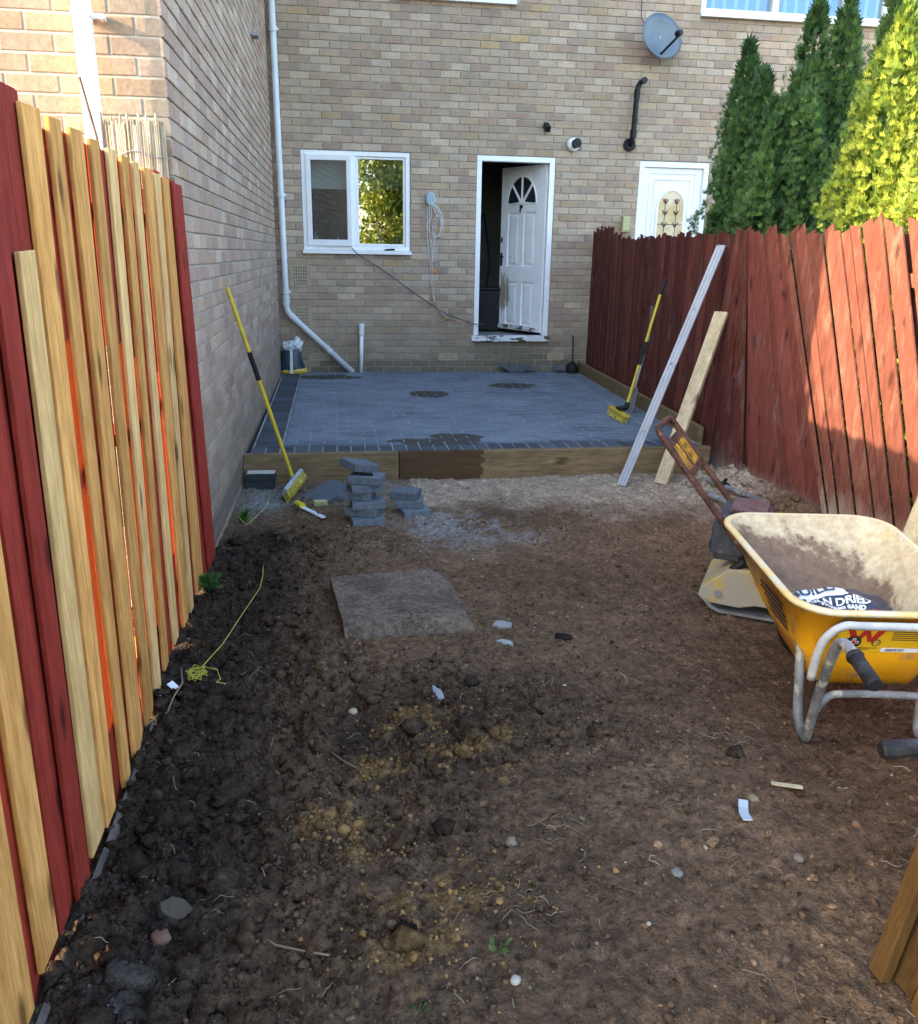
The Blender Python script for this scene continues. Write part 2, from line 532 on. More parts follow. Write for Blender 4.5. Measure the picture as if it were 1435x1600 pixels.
M_wirep = plain('pink_cable', (.55, .22, .2), .5)
M_wireblk = plain('dark_cable', (.03, .05, .06), .5)
M_orange = plain('orange_connector', (.55, .2, .06), .5)
M_terracotta = worn('air_brick', (.42, .33, .22), (.34, .26, .17), 30, rough=.9)
M_bamboo = wood('bamboo_reed', (.36, .30, .21), (.52, .45, .33), (.2, .16, .1), 'Z', var=.6)
M_leaf = attr_mat('foliage', .6, 20, .7, 1.15, 0, trans=.25, spec=.3)
M_bark = worn('bark', (.07, .045, .03), (.13, .09, .06), 20, rough=.9, bs=.5)
# ------------------------------------------------------------------ ground, soil, patio
HC = 0.0793           # brick course
BL = 0.225            # brick length with joint
COURSE0 = 0.0611      # height of a bed joint above the patio

b = MB(); b.add([(-70, -80, -.42), (70, -80, -.42), (70, 70, -.42), (-70, 70, -.42)], [(0, 1, 2, 3)])
M_ground = worn('rough_grass_ground', (.055, .06, .03), (.09, .075, .045), 3, rough=.95, bs=.5, bd=.02)
tag(b.build('ground', M_ground), kind='structure')


def fence_x(y):
    return 3.84 + .05 * y if y > -4.4 else 3.62


def soil_base(x, y):
    """large shape of the soil (arrays)"""
    z = -.205 + 0 * x
    z = z + .045 * np.exp(-((x - .0) / .28) ** 2) * np.clip((-5.6 - y) / 1.0, 0, 1)            # bank under the left fence
    z = z - .045 * np.exp(-((x - .62) / .35) ** 2 - ((y + 8.1) / .7) ** 2)
    z = z + .13 * np.exp(-((x - 3.72) / .30) ** 2) * np.clip((y + 6.6) / .8, 0, 1) * np.clip((-4.35 - y) / .3, 0, 1)
    z = z - .03 * np.exp(-((x - 2.6) / .6) ** 2 - ((y + 6.8) / .6) ** 2)
    z = z + .028 * np.exp(-((x - .93) / .42) ** 2 - ((y + 6.75) / .42) ** 2)                    # rise round the buried cover
    z = z + .02 * fbm(x * 1.1, y * 1.1, 3, 3)
    return z


def soil_rough(x, y):
    """0 = trodden flat, 1 = freshly turned lumps"""
    r = np.exp(-((x - .30) / .42) ** 2) * np.clip((-5.35 - y) / .5, 0, 1)
    r = np.maximum(r, .8 * np.exp(-((x - .95) / .6) ** 2 - ((y + 7.75) / .38) ** 2))
    r = np.maximum(r, .7 * np.exp(-((x - .62) / .42) ** 2 - ((y + 8.2) / .35) ** 2))
    r = np.maximum(r, .75 * np.exp(-((x - 3.5) / .3) ** 2) * np.clip((y + 6.2) / .6, 0, 1))
    r = r * (.65 + .7 * (fbm(x * 2.3, y * 2.3, 21, 3) > -.1))
    return np.clip(r + .13 + .10 * fbm(x * 2, y * 2, 5, 3), .05, 1)


def soil_height(x, y):
    r = soil_rough(x, y)
    lum = (np.abs(fbm(x * 7, y * 7, 31, 4, .6)) - .2) * .085 + (np.abs(fbm(x * 17, y * 17, 37, 4, .65)) - .2) * .055
    fine = fbm(x * 15, y * 15, 41, 5, .68) * .016 + fbm(x * 55, y * 55, 47, 2) * .006
    tread = -.012 * np.clip(fbm(x * 5.0, y * 5.0, 53, 2) - .15, 0, 1)
    wx, wy = x + .02 * fbm(x * 14, y * 14, 81, 2), y + .02 * fbm(x * 14, y * 14, 83, 2)
    e1, c1 = worley(wx * 13, wy * 13, 5); e2, c2 = worley(wx * 29, wy * 29, 7); e3, c3 = worley(wx * 55, wy * 55, 9)
    ch = np.clip(e1 * 4, 0, 1) * (c1 - .35) * .040 + np.clip(e2 * 4, 0, 1) * (c2 - .3) * .026
    flat = np.clip(e3 * 4, 0, 1) * (c3 - .4) * .007 + np.clip(e2 * 4, 0, 1) * np.clip(c2 - .72, 0, 1) * .03
    return soil_base(x, y) + np.clip(r - .12, 0, 1) * ch + flat + r * lum * .5 + fine * (.85 + .7 * r) + tread


def soil_colour(x, y):
    n1 = fbm(x * 1.7, y * 1.7, 61, 4); n2 = fbm(x * 6, y * 6, 67, 4, .6); n3 = fbm(x * 16, y * 16, 71, 3)
    c = np.array([.165, .104, .061])[None, :] * (1 + .30 * n1 + .22 * n2)[:, None]
    def blend(c, k, col):
        k = np.clip(k, 0, 1)[:, None]; return c * (1 - k) + np.array(col)[None, :] * k
    # reddish brown on the right
    c = blend(c, .85 * np.exp(-((x - 2.75) / .75) ** 2 - ((y + 8.2) / 1.3) ** 2) + .3 * n2, (.125, .068, .040))
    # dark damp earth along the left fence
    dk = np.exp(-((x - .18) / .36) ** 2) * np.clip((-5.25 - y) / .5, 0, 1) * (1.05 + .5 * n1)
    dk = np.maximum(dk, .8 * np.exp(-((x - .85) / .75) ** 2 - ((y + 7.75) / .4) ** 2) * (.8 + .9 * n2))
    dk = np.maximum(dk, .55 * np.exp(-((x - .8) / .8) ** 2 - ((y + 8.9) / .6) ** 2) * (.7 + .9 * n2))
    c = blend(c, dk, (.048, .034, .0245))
    # grey sandy strip in front of the patio
    sd = np.clip((y + 5.35 + .35 * n1 + .25 * n2 + .10 * (x - 2)) / .45, 0, 1) * np.clip((x - .55) / .4, 0, 1)
    c = blend(c, .9 * sd, (.43, .335, .24))
    c = blend(c, .75 * np.clip((y + 5.2 + .3 * n2) / .3, 0, 1) * (x < 1.2), (.17, .132, .098))
    # white gritty spill
    wp = np.exp(-((x - 1.45) / .42) ** 2 - ((y + 5.55) / .30) ** 2) * (.35 + 1.5 * n2 + 1.2 * n3 + .6 * n1)
    c = blend(c, .8 * wp, (.29, .28, .265))
    gp = np.exp(-((x - .16) / .16) ** 2 - ((y + 4.85) / .30) ** 2) * (.9 + .8 * n2)
    c = blend(c, gp, (.25, .245, .235))
    # ochre clay smears
    oc = 0 * x
    for (px, py, rx, ry) in ((.98, -7.72, .20, .10), (.78, -7.95, .14, .09), (.62, -8.22, .13, .09), (.70, -8.34, .10, .06), (.95, -8.55, .22, .10), (1.05, -7.9, .2, .08), (.80, -8.75, .2, .09), (1.18, -8.05, .12, .06)):
        oc = np.maximum(oc, np.exp(-((x - px) / rx) ** 2 - ((y - py) / ry) ** 2))
    n4 = fbm(x * 40, y * 40, 73, 3)
    c = blend(c, np.clip((oc * 1.15 + .75 * n3 + .55 * n4 + .3 * n2 - .72) * 5, 0, .6) * (oc > .12), (.26, .155, .06))
    # white powder smear by the bottom left
    ws = np.exp(-((x - .19 - .12 * (y + 8.75)) / .018) ** 2 - ((y + 8.72) / .10) ** 2) + np.exp(-((x - .12 + .7 * (y + 8.84)) / .025) ** 2 - ((y + 8.87) / .06) ** 2)
    c = blend(c, ws * (.15 + 1.6 * n2 + 1.2 * n3), (.13, .127, .12))
    return np.clip(c, .008, .6)


def soil_mat():
    m, nt, b = new_mat('soil')
    at = nd(nt, 'Attribute', attribute_name='Col')
    v = coords(nt)
    f = noise(nt, v, 38, 8, .72); f2 = noise(nt, v, 150, 4, .7); f3 = noise(nt, v, 11, 5, .65)
    col = mixc(nt, 1.0, at.outputs['Color'], ramp(nt, f, [(.30, (.36, .35, .34)), (.46, (.85, .85, .85)), (.56, (1.1, 1.1, 1.1)), (.72, (1.8, 1.76, 1.7))]), 'MULTIPLY')
    col = mixc(nt, 1.0, col, ramp(nt, f3, [(.3, (.72, .72, .72)), (.7, (1.28, 1.27, 1.25))]), 'MULTIPLY')
    col = mixc(nt, ramp(nt, f2, [(.63, (0, 0, 0)), (.70, (.75, .75, .75))]), col, (.24, .195, .145))
    col = mixc(nt, ramp(nt, noise(nt, v, 85, 5, .7), [(.33, (.8, .8, .8)), (.42, (0, 0, 0))]), col, (.020, .015, .012))
    nt.links.new(col, b.inputs['Base Color'])
    b.inputs['Roughness'].default_value = .97; b.inputs['Specular IOR Level'].default_value = .06
    vo = nd(nt, 'TexVoronoi'); vo.inputs['Scale'].default_value = 75; nt.links.new(v, vo.inputs['Vector'])
    vo2 = nd(nt, 'TexVoronoi'); vo2.inputs['Scale'].default_value = 190; nt.links.new(v, vo2.inputs['Vector'])
    h = math_n(nt, 'ADD', math_n(nt, 'MULTIPLY', f, 1.0), math_n(nt, 'MULTIPLY', f2, .45))
    h = math_n(nt, 'ADD', h, math_n(nt, 'MULTIPLY', vo.outputs['Distance'], -.55)); h = math_n(nt, 'ADD', h, math_n(nt, 'MULTIPLY', vo2.outputs['Distance'], -.25))
    bump(nt, b, h, 1.0, .014)
    return m


M_soil = soil_mat()
xs = np.arange(-.30, 3.9, .0115); ys = np.concatenate([np.arange(-9.9, -6.4, .0115), np.arange(-6.4, -4.33, .016)])
X, Y = np.meshgrid(xs, ys); xf, yf = X.ravel(), Y.ravel()
Z = soil_height(xf, yf)
nx, ny = len(xs), len(ys)
idx = np.arange(nx * ny).reshape(ny, nx)
F = np.stack([idx[:-1, :-1], idx[:-1, 1:], idx[1:, 1:], idx[1:, :-1]], -1).reshape(-1, 4)
o = np_mesh('soil', np.stack([xf, yf, Z], 1), F, M_soil, soil_colour(xf, yf), smooth=True)
tag(o, kind='structure')


def soil_at(x, y):
    return float(soil_base(np.array([x]), np.array([y]))[0])


def soil_top(x, y):
    return float(soil_height(np.array([x]), np.array([y]))[0])


# loose crumbs, clods, pebbles and rootlets: uncountable
ICO = []
def _ico():
    t = (1 + 5 ** .5) / 2
    V = np.array([(-1, t, 0), (1, t, 0), (-1, -t, 0), (1, -t, 0), (0, -1, t), (0, 1, t), (0, -1, -t), (0, 1, -t), (t, 0, -1), (t, 0, 1), (-t, 0, -1), (-t, 0, 1)], float)
    V /= np.linalg.norm(V[0])
    F = np.array([(0, 11, 5), (0, 5, 1), (0, 1, 7), (0, 7, 10), (0, 10, 11), (1, 5, 9), (5, 11, 4), (11, 10, 2), (10, 7, 6), (7, 1, 8), (3, 9, 4), (3, 4, 2), (3, 2, 6), (3, 6, 8), (3, 8, 9), (4, 9, 5), (2, 4, 11), (6, 2, 10), (8, 6, 7), (9, 8, 1)])
    return V, F
ICO_V, ICO_F = _ico()
def _sub(V, F):
    V = [tuple(v) for v in V]; cache = {}; out = []
    def mid(a, b):
        k = (min(a, b), max(a, b))
        if k not in cache:
            p = (np.array(V[a]) + np.array(V[b])) / 2; p /= np.linalg.norm(p); V.append(tuple(p)); cache[k] = len(V) - 1
        return cache[k]
    for a, b_, c in F:
        ab, bc, ca = mid(a, b_), mid(b_, c), mid(c, a)
        out += [(a, ab, ca), (b_, bc, ab), (c, ca, bc), (ab, bc, ca)]
    return np.array(V), np.array(out)
ICO2_V, ICO2_F = _sub(ICO_V, ICO_F)


def lumps(px, py, pz, size, squash, colour, rng, big=False, jit=.28):
    bv, bf = (ICO2_V, ICO2_F) if big else (ICO_V, ICO_F)
    n = len(px); k = len(bv)
    P = bv[None] * (1 + jit * rng.standard_normal((n, k, 1)))
    ax = rng.uniform(.7, 1.35, (n, 1, 3)); ax[:, :, 2] *= squash
    th = rng.uniform(0, 6.28, n); cs, sn = np.cos(th), np.sin(th)
    P = P * ax * size[:, None, None]
    x = P[:, :, 0] * cs[:, None] - P[:, :, 1] * sn[:, None]; y = P[:, :, 0] * sn[:, None] + P[:, :, 1] * cs[:, None]
    V = np.stack([x + px[:, None], y + py[:, None], P[:, :, 2] + pz[:, None]], -1).reshape(-1, 3)
    F = (bf[None] + (np.arange(n) * k)[:, None, None]).reshape(-1, 3)
    C = np.repeat(colour, k, 0)
    return V, F, C


rs = np.random.default_rng(5)
def scatter(n, wfun, x0=0., x1=3.6, y0=-9.5, y1=-4.5):
    out = []
    while sum(len(a) for a in out) < n:
        p = np.stack([rs.uniform(x0, x1, n), rs.uniform(y0, y1, n)], 1)
        keep = rs.uniform(0, 1, n) < wfun(p[:, 0], p[:, 1])
        out.append(p[keep])
    return np.concatenate(out)[:n]


near = lambda x, y: np.clip(1.25 - (y + 9.5) / 4.5, .12, 1)
p = scatter(38000, lambda x, y: (.10 + .9 * soil_rough(x, y)) * near(x, y))
sz = np.clip(rs.lognormal(-5.75, .6, len(p)), .0015, .016)
V1 = lumps(p[:, 0], p[:, 1], soil_height(p[:, 0], p[:, 1]) + sz * .2, sz, .75, soil_colour(p[:, 0], p[:, 1]) * np.exp(rs.normal(0, .38, (len(p), 1))), rs)
p = scatter(750, lambda x, y: np.clip(soil_rough(x, y) * 1.5 - .5, 0, 1))
sz = np.clip(rs.lognormal(-4.1, .42, len(p)), .008, .042)
V2 = lumps(p[:, 0], p[:, 1], soil_height(p[:, 0], p[:, 1]) + sz * .15, sz, .7, soil_colour(p[:, 0], p[:, 1]) * rs.uniform(.7, 1.1, (len(p), 1)), rs, True, .30)
V = np.concatenate([V1[0], V2[0]]); F = np.concatenate([V1[1], V2[1] + len(V1[0])]); C = np.concatenate([V1[2], V2[2]])
tag(np_mesh('soil_clods', V, F, M_soil, C, smooth=False), 'loose dark clods and crumbs of turned soil', 'soil', kind='stuff')

M_pebble = attr_mat('pebble', .85, 60, .7, 1.25, .3, .002)
p = scatter(650, lambda x, y: .35 * near(x, y) + .2)
sz = np.clip(rs.lognormal(-5.7, .42, len(p)), .002, .009)
pal = np.array([(.15, .13, .10), (.20, .175, .145), (.13, .10, .07), (.17, .115, .07), (.26, .24, .215), (.17, .11, .045), (.09, .08, .07)]) * np.array([1.1, 1.0, .84])
V1 = lumps(p[:, 0], p[:, 1], soil_height(p[:, 0], p[:, 1]) + sz * .35, sz, .7, pal[rs.integers(0, len(pal), len(p))] * rs.uniform(.7, 1.2, (len(p), 1)), rs, False, .12)
p = np.stack([1.42 + .25 * rs.standard_normal(700), -5.62 + .24 * rs.standard_normal(700)], 1)
sz = np.clip(rs.lognormal(-5.6, .35, 700), .002, .009)
V2 = lumps(p[:, 0], p[:, 1], soil_height(p[:, 0], p[:, 1]) + sz * .3, sz, .7, np.array([(.30, .295, .285)]) * rs.uniform(.4, 1.1, (700, 1)), rs, False, .12)
q = []
for (px, py, rx, ry, n) in ((.98, -7.72, .14, .07, 260), (.78, -7.95, .11, .05, 200), (.62, -8.22, .08, .05, 260), (.70, -8.34, .08, .04, 160), (.95, -8.55, .18, .08, 260), (.80, -8.75, .16, .07, 160), (1.05, -7.9, .18, .07, 160)):
    q.append(np.stack([px + rx * rs.standard_normal(n), py + ry * rs.standard_normal(n)], 1))
p = np.concatenate(q); sz = np.clip(rs.lognormal(-5.75, .5, len(p)), .0015, .010)
V3 = lumps(p[:, 0], p[:, 1], soil_height(p[:, 0], p[:, 1]) + sz * .3, sz, .75, np.array([(.28, .155, .05)]) * rs.uniform(.4, 1.1, (len(p), 1)), rs, False, .2)
V = np.concatenate([V1[0], V2[0], V3[0]]); F = np.concatenate([V1[1], V2[1] + len(V1[0]), V3[1] + len(V1[0]) + len(V2[0])]); C = np.concatenate([V1[2], V2[2], V3[2]])
tag(np_mesh('gravel', V, F, M_pebble, C), 'small pale pebbles, grit and ochre clay crumbs strewn over the soil', 'gravel', kind='stuff')

# rootlets and straw
def strands(pts, rng, lmin, lmax, r, col, curl=.5, lift=.012):
    Vs = []; Fs = []; Cs = []; k = 0
    for (x, y) in pts:
        L = rng.uniform(lmin, lmax); th = rng.uniform(0, 6.28); n = 5; dth = rng.normal(0, curl)
        P = []; cx, cy = x, y
        for i in range(n):
            P.append((cx, cy)); cx += L / n * math.cos(th); cy += L / n * math.sin(th); th += dth + rng.normal(0, curl * .4)
        P = np.array(P); z = soil_height(P[:, 0], P[:, 1]) + .002 + lift * np.sin(np.linspace(0, 3.14, n)) * rng.uniform(0, 1)
        rr = r * rng.uniform(.6, 1.3)
        d = np.gradient(P, axis=0); d /= np.linalg.norm(d, axis=1)[:, None] + 1e-9; nrm = np.stack([-d[:, 1], d[:, 0]], 1)
        for i in range(n):
            a = P[i] + nrm[i] * rr; b_ = P[i] - nrm[i] * rr
            Vs += [(a[0], a[1], z[i]), (P[i][0], P[i][1], z[i] + rr * 1.6), (b_[0], b_[1], z[i])]
        for i in range(n - 1):
            for s in (0, 1): Fs.append((k + i * 3 + s, k + i * 3 + s + 1, k + i * 3 + s + 4, k + i * 3 + s + 3))
        c = np.array(col[rng.integers(0, len(col))]) * rng.uniform(.6, 1.2)
        Cs += [c] * (n * 3); k += n * 3
    return np.array(Vs), np.array(Fs), np.array(Cs)
M_straw = attr_mat('straw', .8, 40, .7, 1.2, 0)
p = scatter(520, lambda x, y: .6 * near(x, y) + .1)
tufts = np.concatenate([np.stack([cx + .06 * rs.standard_normal(26), cy + .045 * rs.standard_normal(26)], 1) for cx, cy in ((1.11, -8.62), (1.32, -8.32), (2.0, -7.95), (1.45, -7.55), (.32, -7.35))])
V, F, C = strands(np.concatenate([p, tufts]), rs, .02, .10, .0011, [(.20, .15, .09), (.28, .22, .13), (.15, .09, .05), (.12, .07, .04)], .35)
tag(np_mesh('rootlets', V, F, M_straw, C), 'thin pale rootlets and straw scattered on the soil', 'roots', kind='stuff')

# ---- patio
M_subbase = worn('patio_bedding', (.10, .095, .085), (.16, .15, .13), 20, rough=.95)
PATIO_R = lambda y: 3.79 + .05 * y - .06
pb = MB()
pb.hexa([(.04, -4.30, -.3), (PATIO_R(-4.3), -4.30, -.3), (PATIO_R(0), -.02, -.3), (.04, -.02, -.3)],
        [(.04, -4.30, -.0035), (PATIO_R(-4.3), -4.30, -.0035), (PATIO_R(0), -.02, -.0035), (.04, -.02, -.0035)])
M_joint = worn('jointing_sand', (.30, .29, .27), (.13, .13, .13), 5, .45, .65, .95, bs=.2)
patio = tag(pb.build('patio', M_joint), kind='structure')


def paver_mat():
    m, nt, b = new_mat('charcoal_paver')
    at = nd(nt, 'Attribute', attribute_name='Col')
    v = coords(nt)
    f = noise(nt, v, 70, 6, .7); f2 = noise(nt, v, 1.6, 5, .62); f4 = noise(nt, coords(nt, (1.2, 5, 5)), 2.2, 6, .65)
    col = mixc(nt, 1.0, at.outputs['Color'], ramp(nt, f, [(.25, (.75, .75, .75)), (.75, (1.2, 1.2, 1.2))]), 'MULTIPLY')
    # dry jointing sand swept over the field
    gm = nd(nt, 'NewGeometry'); sp = nd(nt, 'SeparateXYZ'); nt.links.new(gm.outputs['Position'], sp.inputs[0])
    dust = ramp(nt, math_n(nt, 'ADD', math_n(nt, 'MULTIPLY', f2, .6), math_n(nt, 'MULTIPLY', f4, .4)), [(.32, (.12, .12, .12)), (.64, (.72, .72, .72))])
    inx = nd(nt, 'MapRange'); inx.inputs['From Min'].default_value = .24; inx.inputs['From Max'].default_value = .3
    nt.links.new(sp.outputs['X'], inx.inputs['Value'])
    iny = nd(nt, 'MapRange'); iny.inputs['From Min'].default_value = -4.12; iny.inputs['From Max'].default_value = -4.02
    nt.links.new(sp.outputs['Y'], iny.inputs['Value'])
    dk = math_n(nt, 'MULTIPLY', math_n(nt, 'MULTIPLY', dust, inx.outputs[0]), iny.outputs[0])
    col = mixc(nt, dk, col, (.20, .235, .28))
    # wet patches
    wet = None
    nz = noise(nt, v, 4.5, 5, .6)
    for (px, py, rx, ry) in ((.56, -.46, .40, .20), (1.64, -1.72, .21, .24), (2.65, -1.20, .27, .22), (1.45, -4.04, .37, .17), (1.60, -3.86, .22, .14)):
        dx = math_n(nt, 'DIVIDE', math_n(nt, 'SUBTRACT', sp.outputs['X'], px), rx)
        dy = math_n(nt, 'DIVIDE', math_n(nt, 'SUBTRACT', sp.outputs['Y'], py), ry)
        d = math_n(nt, 'ADD', math_n(nt, 'MULTIPLY', dx, dx), math_n(nt, 'MULTIPLY', dy, dy))
        d = math_n(nt, 'ADD', d, math_n(nt, 'MULTIPLY', math_n(nt, 'SUBTRACT', nz, .5), 2.6))
        k = math_n(nt, 'LESS_THAN', d, .95)
        wet = k if wet is None else math_n(nt, 'MAXIMUM', wet, k)
    col = mixc(nt, wet, col, (.030, .027, .025))
    nt.links.new(col, b.inputs['Base Color'])
    nt.links.new(math_n(nt, 'MULTIPLY_ADD', wet, -.02, .66), b.inputs['Roughness'])
    b.inputs['Specular IOR Level'].default_value = .5
    bump(nt, b, f, .35, .003)
    return m


M_paver = paver_mat()


def paver_shape(mb, pts, z0, z1, col, ch=.004):
    pts = np.array(pts, float); c = pts.mean(0); q = pts + (c - pts) / np.linalg.norm(c - pts, axis=1)[:, None] * ch * 1.6
    k = [(x, y, z0) for x, y in pts] + [(x, y, z1 - ch) for x, y in pts] + [(x, y, z1) for x, y in q]
    n = len(pts)
    F = [tuple(2 * n + i for i in range(n))]
    for r in (0, 1):
        F += [(r * n + i, r * n + (i + 1) % n, (r + 1) * n + (i + 1) % n, (r + 1) * n + i) for i in range(n)]
    mb.add(k, F, col)


pavers = []
J = .006
def rect(x0, x1, y0, y1): return [(x0 + J / 2, y0 + J / 2), (x1 - J / 2, y0 + J / 2), (x1 - J / 2, y1 - J / 2), (x0 + J / 2, y1 - J / 2)]
def pcol(dark=1.0):
    v = RNG.uniform(.045, .115) * dark
    return (v * .76, v, v * 1.32)
y0f, x0f = -4.12, .258
yy = -.225
# field, running bond along x
r = 0
y = y0f
while y < yy - .02:
    y2 = min(y + .1035, yy)
    xr = PATIO_R(y) - .215
    x = x0f - (.1035 if r % 2 else 0)
    while x < xr - .03:
        a, c = max(x, x0f), min(x + .207, xr)
        if c - a > .03: pavers.append((rect(a, c, y, y2), RNG.uniform(-.0015, .0015), pcol(1.0)))
        x += .207
    y = y2; r += 1
# soldier borders: front, back, left, right
for (ya, yb) in ((-4.318, y0f), (yy, -.022)):
    x = .04; J = .008
    while x < PATIO_R(ya) - .03:
        x2 = min(x + .1045, PATIO_R(ya) - .005)
        pavers.append((rect(x, x2, ya, yb), RNG.uniform(-.001, .0015), pcol(.62))); x = x2
J = .006; y = y0f
while y < yy - .03:
    y2 = min(y + .1045, yy)
    pavers.append((rect(.05, x0f - .004, y, y2), RNG.uniform(-.001, .0015), pcol(.55)))
    xr = PATIO_R(y)
    pavers.append((rect(xr - .21, xr, y, y2), RNG.uniform(-.001, .0015), pcol(.7)))
    y = y2
pavers.sort(key=lambda p: p[0][0][1])
rest = MB()
for i, (pts, dz, col) in enumerate(pavers):
    mb = MB() if i < 300 else rest
    paver_shape(mb, pts, -.05, dz, col)
    if i < 300: mb.build('paver', M_paver, patio, attr=True)
rest.build('paver', M_paver, patio, attr=True, kind='stuff')

# ---- sleepers
def wet_sleeper():
    m = M_sleeper.copy(); m.name = 'half_wet_sleeper'; nt = m.node_tree; b = nt.nodes['Principled BSDF']
    src = b.inputs['Base Color'].links[0].from_socket
    gm = nd(nt, 'NewGeometry'); sp = nd(nt, 'SeparateXYZ'); nt.links.new(gm.outputs['Position'], sp.inputs[0])
    nz = noise(nt, coords(nt, (1, 1, 5)), 5, 5, .6)
    k = math_n(nt, 'LESS_THAN', math_n(nt, 'MULTIPLY_ADD', nz, .16, sp.outputs['X']), 1.83)
    col = mixc(nt, math_n(nt, 'MULTIPLY', k, .8), src, (.050, .025, .011))
    nt.links.new(col, b.inputs['Base Color'])
    return m
for (xa, xb, mt, lab) in ((-.005, 1.115, M_sleeper, 'short dry timber sleeper edging the patio beside the left house'),
                          (1.121, 3.555, wet_sleeper(), 'long timber sleeper edging the patio, its left end stained dark and wet')):
    mb = MB(); mb.lohi((xa, -4.385, -.30), (xb, -4.325, .004))
    o = mb.build('timber_sleeper', mt, None, bevel=.004); tag(o, lab, 'sleeper', 'sleepers edging the patio')
mb = MB()
for i in range(2):
    pass
for (ya, yb, lab) in ((-4.20, -2.15, 'near timber sleeper lying along the foot of the red fence on the patio'), (-2.145, -.02, 'far timber sleeper lying along the foot of the red fence by the house')):
    mb = MB(); xa, xb = PATIO_R(ya), PATIO_R(yb)
    mb.hexa([(xa + .004, ya, -.2), (xa + .05, ya, -.2), (xb + .05, yb, -.2), (xb + .004, yb, -.2)], [(xa + .004, ya, .125), (xa + .05, ya, .125), (xb + .05, yb, .125), (xb + .004, yb, .125)])
    m2 = M_sleeper
    tag(mb.build('timber_sleeper', m2, None, bevel=.004), lab, 'sleeper', 'sleepers edging the patio')
# ------------------------------------------------------------------ houses
PAL_BACK = [((.385, .315, .255), 5), ((.40, .335, .258), 4), ((.455, .395, .322), 5), ((.362, .290, .240), 4), ((.37, .302, .226), 3), ((.43, .34, .215), .25), ((.42, .355, .285), 5)]
PAL_LEFT = [((.375, .300, .247), 4), ((.362, .285, .240), 4), ((.405, .335, .272), 4), ((.43, .37, .305), 3), ((.335, .262, .222), 2), ((.385, .295, .228), 2)]


def pick(pal, rng):
    c = rng.choices([p[0] for p in pal], [p[1] for p in pal])[0]
    k = rng.uniform(.88, 1.09); t = rng.uniform(-.012, .012)
    return tuple(max(.02, v * k * (1.155, 1.03, .935)[i] + (t if i == 0 else -t if i == 2 else 0)) for i, v in enumerate(c))


def brick_layout(u0, u1, z0, z1, openings, rng, pal, phase=0.0, dark=None):
    out = []
    n0 = math.floor((z0 - COURSE0) / HC); n = n0
    while COURSE0 + n * HC < z1 - .01:
        za, zb = COURSE0 + n * HC, COURSE0 + (n + 1) * HC
        zc = (za + zb) / 2
        iv = [(u0, u1)]
        for (a, b_, c, d) in openings:
            if c < zc < d:
                nv = []
                for (s, e) in iv:
                    if b_ <= s or a >= e: nv.append((s, e))
                    else:
                        if a > s: nv.append((s, a))
                        if b_ < e: nv.append((b_, e))
                iv = nv
        off = phase + (BL / 2 if n % 2 else 0) + rng.uniform(-.006, .006)
        for (s, e) in iv:
            k = math.floor((s - off) / BL)
            while off + k * BL < e - .012:
                a, b_ = max(off + k * BL + .005, s + (.004 if s > u0 else 0)), min(off + (k + 1) * BL - .005, e - (.004 if e < u1 else 0))
                if b_ - a > .02:
                    col = pick(pal, rng)
                    if dark and dark(u0, zc): col = tuple(v * .42 for v in col[:2]) + (col[2] * .5,)
                    out.append((a, b_, za + .005, zb - .005, rng.uniform(-.0018, .0018), col))
                k += 1
        n += 1
    return out


def add_brick(mb, br, P):
    a, b_, c, d, pr, col = br
    ch = .0035
    j = [RNG.uniform(-.0012, .0012) for _ in range(4)]
    V = [P(a, c, -.016), P(b_, c, -.016), P(b_, d, -.016), P(a, d, -.016),
         P(a, c + j[0], pr - ch), P(b_, c + j[1], pr - ch), P(b_, d + j[2], pr - ch), P(a, d + j[3], pr - ch),
         P(a + ch, c + ch + j[0], pr), P(b_ - ch, c + ch + j[1], pr), P(b_ - ch, d - ch + j[2], pr), P(a + ch, d - ch + j[3], pr)]
    F = [(8, 9, 10, 11)]
    for r in (0, 4):
        F += [(r + i, r + (i + 1) % 4, r + 4 + (i + 1) % 4, r + 4 + i) for i in range(4)]
    mb.add(V, F, col)


def wall_cells(mb, u0, u1, z0, z1, openings, box):
    us = sorted({u0, u1, *[v for o_ in openings for v in o_[:2] if u0 < v < u1]})
    for ua, ub in zip(us[:-1], us[1:]):
        cuts = sorted((o_[2], o_[3]) for o_ in openings if o_[0] <= ua + 1e-6 and o_[1] >= ub - 1e-6)
        z = z0
        for (a, b_) in cuts:
            if a > z: box(mb, ua, ub, z, a)
            z = max(z, b_)
        if z < z1: box(mb, ua, ub, z, z1)


def lay_bricks(lays, house, count=300):
    """lays: list of (bricks, P, visible(br)->centre or None). largest in view become parts"""
    allb = []
    for bricks, P, vis in lays:
        for br in bricks:
            c = P((br[0] + br[1]) / 2, (br[2] + br[3]) / 2, 0)
            d = math.dist(c, CAM)
            allb.append((d if vis(br) else 1e6 + d, br, P))
    allb.sort(key=lambda t: t[0])
    rest = MB()
    for i, (d, br, P) in enumerate(allb):
        if i < count:
            mb = MB(); add_brick(mb, br, P); mb.build('brick', M_brick, house, attr=True)
        else: add_brick(rest, br, P)
    rest.build('brick', M_brick, house, attr=True, kind='stuff')


